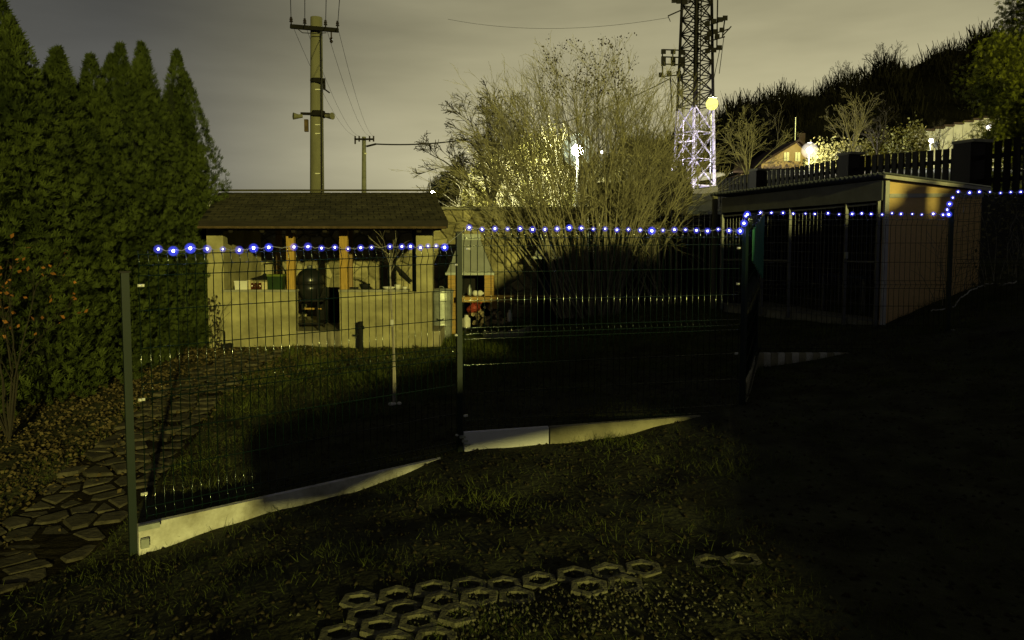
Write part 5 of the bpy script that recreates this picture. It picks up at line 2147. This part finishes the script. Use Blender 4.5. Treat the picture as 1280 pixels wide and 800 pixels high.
pillars = [s_of_px(945), s_of_px(1058), s_of_px(1207)]
s = 0.0
while s < Lf:
    if all(abs(s - q) > .30 for q in pillars):
        q = A0 + df * s
        zt_ = top_fence(s)
        mb = MB()
        hw = df * .068
        th = Vector((.012, 0, 0))
        c = [q - hw - th, q + hw - th, q + hw + th, q - hw + th]
        zb_ = 2.86
        mb.hexa([Vector((k.x, k.y, zb_)) for k in c] + [Vector((k.x, k.y, zt_ + .01 * math.sin(s * 30))) for k in c])
        mb.build('picket', M['picket'], pf)
    s += .20
for z_ in (.25, .72):
    mb = MB()
    for i in range(10):
        s0_, s1_ = Lf * i / 10, Lf * (i + 1) / 10
        a, b_ = A0 + df * s0_, A0 + df * s1_
        mb.bar((a.x + .035, a.y, 2.86 + (top_fence(s0_) - 2.86) * z_), (b_.x + .035, b_.y, 2.86 + (top_fence(s1_) - 2.86) * z_), .04, .09)
    mb.build('rail', M['picket'], pf)
for s, w in zip(pillars, (.34, .36, .42)):
    q = A0 + df * s
    zt_ = top_fence(s) + .06
    mb = MB()
    mb.box((q.x, q.y, (zt_ + 2.83) / 2), (w, w, zt_ - 2.83), math.atan2(df.y, df.x))
    o = mb.build('pillar', M['dark_wood'], pf)
    mb = MB()
    mb.box((q.x + .05, q.y, zt_ + .03), (w + .1, w + .1, .06), math.atan2(df.y, df.x))
    mb.build('pillar_cap', M['concrete'], o)

# ------------------------------------------------------------------ beyond: verge, house, trees, roadside wall, evergreen
def strip(name, pts, w, m, dz=.012):
    mb = MB()
    L_, R_ = [], []
    fine = []
    for i in range(len(pts) - 1):
        for k in range(12):
            fine.append(Vector(pts[i]).lerp(Vector(pts[i + 1]), k / 12))
    fine.append(Vector(pts[-1]))
    for i, p in enumerate(fine):
        d = (fine[min(i + 1, len(fine) - 1)] - fine[max(i - 1, 0)])
        d.z = 0
        d.normalize()
        n = Vector((-d.y, d.x, 0)) * w / 2
        L_.append((p.x + n.x, p.y + n.y, gz(p.x + n.x, p.y + n.y) + dz))
        R_.append((p.x - n.x, p.y - n.y, gz(p.x - n.x, p.y - n.y) + dz))
    for i in range(len(fine) - 1):
        mb.poly([L_[i], R_[i], R_[i + 1], L_[i + 1]])
    return tag(mb.build(name, M[m]), kind='structure')


strip('road', [(10, 46, 0), (24, 58, 0), (44, 72, 0), (70, 84, 0)], 5, 'asphalt')

# house with a warm yellow gable
hy = 80
q = P(990, 214, hy)
gh = gz(q.x, hy)
t = thing('gable_house', 'small yellow house with a dark steep roof left of the street lamp', 'house', (q.x, hy, gh))
xl, xr = P(952, 200, hy).x, P(1026, 200, hy).x
zE, zP = P(990, 203, hy).z, P(996, 178, hy).z
xm = P(997, 178, hy).x
mb = MB()
mb.v = [(xl, hy, gh - 1), (xr, hy, gh - 1), (xr, hy, zE), (xm, hy, zP), (xl, hy, zE), (xl, hy + 8, gh - 1), (xr, hy + 8, gh - 1), (xr, hy + 8, zE), (xm, hy + 8, zP), (xl, hy + 8, zE)]
mb.f = [[0, 1, 2, 3, 4], [9, 8, 7, 6, 5], [0, 5, 6, 1], [1, 6, 7, 2], [0, 4, 9, 5], [2, 7, 8, 3], [3, 8, 9, 4]]
mb.m = [0] * 7
mb.build('wall', M['house_wall'], t)
for (xa, za, xb, zb_) in ((xl - .6, zE - .5, xm, zP + .06), (xm, zP + .06, xr + .5, zE - .4)):
    mb = MB()
    mb.hexa([(xa, hy - .5, za), (xb, hy - .5, zb_), (xb, hy + 8.4, zb_), (xa, hy + 8.4, za), (xa, hy - .5, za + .25), (xb, hy - .5, zb_ + .25), (xb, hy + 8.4, zb_ + .25), (xa, hy + 8.4, za + .25)])
    rf = mb.build('roof', M['roof_far'], t)
mb = MB()
q = P(1001, 176, hy + 2)
mb.box((q.x, hy + 2, q.z), (.7, .7, 1.6))
mb.build('chimney', M['roof_far'], rf)
mb = MB()
q = P(994, 165, hy + 2)
mb.tube([q - Vector((0, 0, 1.5)), q + Vector((0, 0, 1.6))], .05, 5)
mb.build('aerial', M['galv'], rf)
for (x, y) in ((983, 196), (997, 196)):
    q = P(x, y, hy - .02)
    mb = MB()
    mb.box(q, (.55, .08, .95))
    f = mb.build('window', M['window_far'], t)
    mb = MB()
    mb.box(q + Vector((0, -.05, 0)), (.05, .03, .95))
    mb.build('frame', M['pale_wall'], f)
# lower wing roof on the left
mb = MB()
a, b_ = P(930, 213, hy - 2), P(955, 196, hy - 2)
mb.hexa([(a.x - 1, hy - 1.5, a.z - .2), (b_.x + 1.0, hy - 1.5, a.z - .2), (b_.x + 1.0, hy + 6, b_.z), (a.x + 1.5, hy + 6, b_.z),
         (a.x - 1, hy - 1.5, a.z), (b_.x + 1.0, hy - 1.5, a.z), (b_.x + 1.0, hy + 6, b_.z + .2), (a.x + 1.5, hy + 6, b_.z + .2)])
mb.build('wing_roof', M['roof_far'], t)
mb = MB()
mb.box(((a.x + b_.x) / 2, hy + 1.5, (a.z + gh) / 2 - .8), (b_.x - a.x, 5, a.z - gh + 1))
mb.build('wing_wall', M['house_wall'], t)

bt = [('bare tree with a yellow-lit trunk beyond the picket fence', 1066, 205, 118, 62, 'bark', 14, 7),
      ('thin bare tree right of the yellow-lit one', 1096, 205, 130, 66, 'bark_dark', 15, 6),
      ('low dark forked tree in front of the roadside wall', 1176, 195, 150, 60, 'bark_dark', 16, 6),
      ('spreading pale bare tree right of the lattice mast', 934, 240, 140, 48, 'twig', 17, 9)]
for (lb, x, yb, yt, Y, m, sd_, limbs) in bt:
    q = P(x, yb, Y)
    g = gz(q.x, Y)
    bare_tree('bare_tree', lb, (q.x, Y, g), P(x, yt, Y).z - g, (.12 if 'yellow' in lb else .075), sd_, M[m], kids=(6, 5, 4), spread=.8, trunk_h=.32 if 'pale' not in lb else .1, minr=.006, limbs=limbs)
for (lb, x, y, h_, sd_) in (('bare tree standing on the skyline of the hill, left one', 1060, 112, 6.0, 21), ('taller bare tree standing on the skyline of the hill, right one', 1102, 98, 7.8, 22)):
    q = P(x, y, 149)
    bare_tree('skyline_tree', lb, (q.x, 149, q.z - 1), h_, .07, sd_, M['wood_far'], kids=(7, 5, 4), spread=.6, trunk_h=.2, minr=.014, limbs=8)
brush('lamplit_hedge', 'pale twiggy hedge glowing around the street lamp', [(1020, 196, 14), (1035, 192, 16), (1052, 192, 16), (1072, 190, 18)], 72, 7000, M['ivy'], .2, .4, 31)
brush('road_hedge', 'dim yellowish hedge along the road left of the pale wall', [(1090, 180, 16), (1110, 176, 16), (1130, 170, 16), (1146, 166, 14)], 78, 6000, M['ivy'], .2, .4, 32)

# pale roadside wall
wa, wb = P(1130, 180, 80), P(1262, 150, 82)
t = thing('roadside_wall', 'pale wall with a tiled coping climbing the road on the right', 'wall', (wa.x, wa.y, gz(wa.x, wa.y)))
nseg_ = 11
for k in range(nseg_):
    a, b_ = wa.lerp(wb, k / nseg_), wa.lerp(wb, (k + 1) / nseg_ - .004)
    g_ = min(gz(a.x, a.y), a.z - 1.5)
    ht = P(1130, 157, 80).z - P(1130, 180, 80).z if False else .9
    mb = MB()
    mb.hexa([(a.x, a.y - .15, g_ - 1), (b_.x, b_.y - .15, g_ - 1), (b_.x, b_.y + .15, g_ - 1), (a.x, a.y + .15, g_ - 1), (a.x, a.y - .15, a.z + ht), (b_.x, b_.y - .15, a.z + ht), (b_.x, b_.y + .15, a.z + ht), (a.x, a.y + .15, a.z + ht)])
    sp = mb.build('wall_bay', M['pale_wall'], t)
    mb = MB()
    mb.box(((a.x + b_.x) / 2, a.y, a.z + ht + .12), ((b_ - a).length * .98, .5, .2))
    mb.build('coping', M['roof_far'], sp)

# big evergreen on the right edge
EY2 = 24
q = P(1292, 250, EY2)
g = gz(q.x, EY2)
t = thing('evergreen_tree', 'big drooping evergreen tree at the right edge of the picture', 'tree', (q.x, EY2, g))
zt_ = P(1275, -60, EY2).z
mb = MB()
mb.tube([(q.x, EY2, g - .3), (q.x + .1, EY2, (g + zt_) / 2), (q.x, EY2, zt_ - .3)], [.28, .18, .04], 10)
mb.build('trunk', M['bark_dark'], t)
rng = np.random.default_rng(55)
C, S_, N_ = [], [], []
mb = MB()
for k in range(120):
    f = rng.random()
    z = g + .5 + (zt_ - g - .5) * f
    a = rng.uniform(0, 2 * math.pi)
    reach = (0.9 + 0.85 * math.sin(math.pi * min(1, f * .9 + .15))) * rng.uniform(.6, 1.05) * (1 + .25 * math.sin(f * 14))
    if f > .75:
        reach *= (1 - f) / .25 * .8 + .3
    e = np.array([q.x + math.cos(a) * reach, EY2 + math.sin(a) * reach, z - .15])
    mb.tube([(q.x, EY2, z - .2), (q.x + math.cos(a) * reach * .6, EY2 + math.sin(a) * reach * .6, z + .1), tuple(e)], [.035, .02, .006], 4, cap=False)
    m_ = 150
    c = e + rng.normal(size=(m_, 3)) * [.24, .24, .26] * rng.uniform(.7, 1.3)
    c[:, 2] -= np.abs(rng.normal(0, .12, m_))
    C.append(c)
    c2 = np.array([q.x, EY2, z]) + (e - np.array([q.x, EY2, z])) * rng.uniform(.3, 1, (60, 1)) + rng.normal(size=(60, 3)) * .2
    C.append(c2)
mb.build('branches', M['bark_dark'], t)
C = np.concatenate(C)
leaves('foliage', M['ever'], C, rng.uniform(.08, .19, len(C)), RNG.normal(size=(len(C), 3)) * .3 + [0, 0, -.7], parent=t, tpl='spray', jitter=.6, rng=rng)

# ------------------------------------------------------------------ the neighbour's unseen house behind the camera, outline shaped to cast the garden shadows
def zproj(pts):
    return pts


nh = thing('unseen_neighbour_house', 'unseen dark house with a steep gable and chimney behind the camera, shaped to cast the garden shadows', 'house', (10, -7, gz(10, -7)))
yb0, yb1 = -6.0, -6.6


def wallpoly(poly, y0, y1, name, m='plaster_old'):
    mb = MB()
    k = len(poly)
    mb.v = [(x, y0, z) for x, z in poly] + [(x, y1, z) for x, z in poly]
    mb.f = [list(range(k)), list(range(2 * k - 1, k - 1, -1))] + [[i, i + k, (i + 1) % k + k, (i + 1) % k] for i in range(k)]
    mb.m = [0] * len(mb.f)
    return mb.build(name, M[m], nh)


wallpoly([(8.0, -1), (22, -1), (22, 9.8), (16.5, 9.8), (16.5, 6.6), (14.9, 6.6), (14.9, 5.70), (14.3, 5.70), (13.9, 5.78), (13.5, 5.66), (12.96, 5.90), (12.4, 5.36), (12.2, 5.7), (9.9, 5.9), (9.1, 5.3), (8.0, 3.62)], -6.0, -9.0, 'wall')  # tall right step added to the outline to darken picket fence and net
wallpoly([(2.85, 2.2), (3.5, 2.2), (4.2, 2.42), (5.6, 2.64), (7.5, 2.95), (8.0, 3.0), (8.0, 3.6), (6.0, 3.42), (2.85, 2.62)], -6.0, -6.5, 'shade_slab', 'roof_far')  # added unseen slab, shaped to throw the shadow band across the lawn
wallpoly([(4.85, -1), (8.0, -1), (8.0, 2.98), (7.6, 2.86), (4.85, 2.03)], -6.0, -6.4, 'shade_wall')  # added unseen wall, shaped to keep the right foreground in shadow
wallpoly([(12.95, 5.4), (13.5, 5.4), (13.5, 6.1), (13.56, 6.1), (13.56, 6.2), (13.2, 6.14), (12.95, 6.05)], -5.9, -6.3, 'chimney')  # part of the unseen house's shadow-casting outline
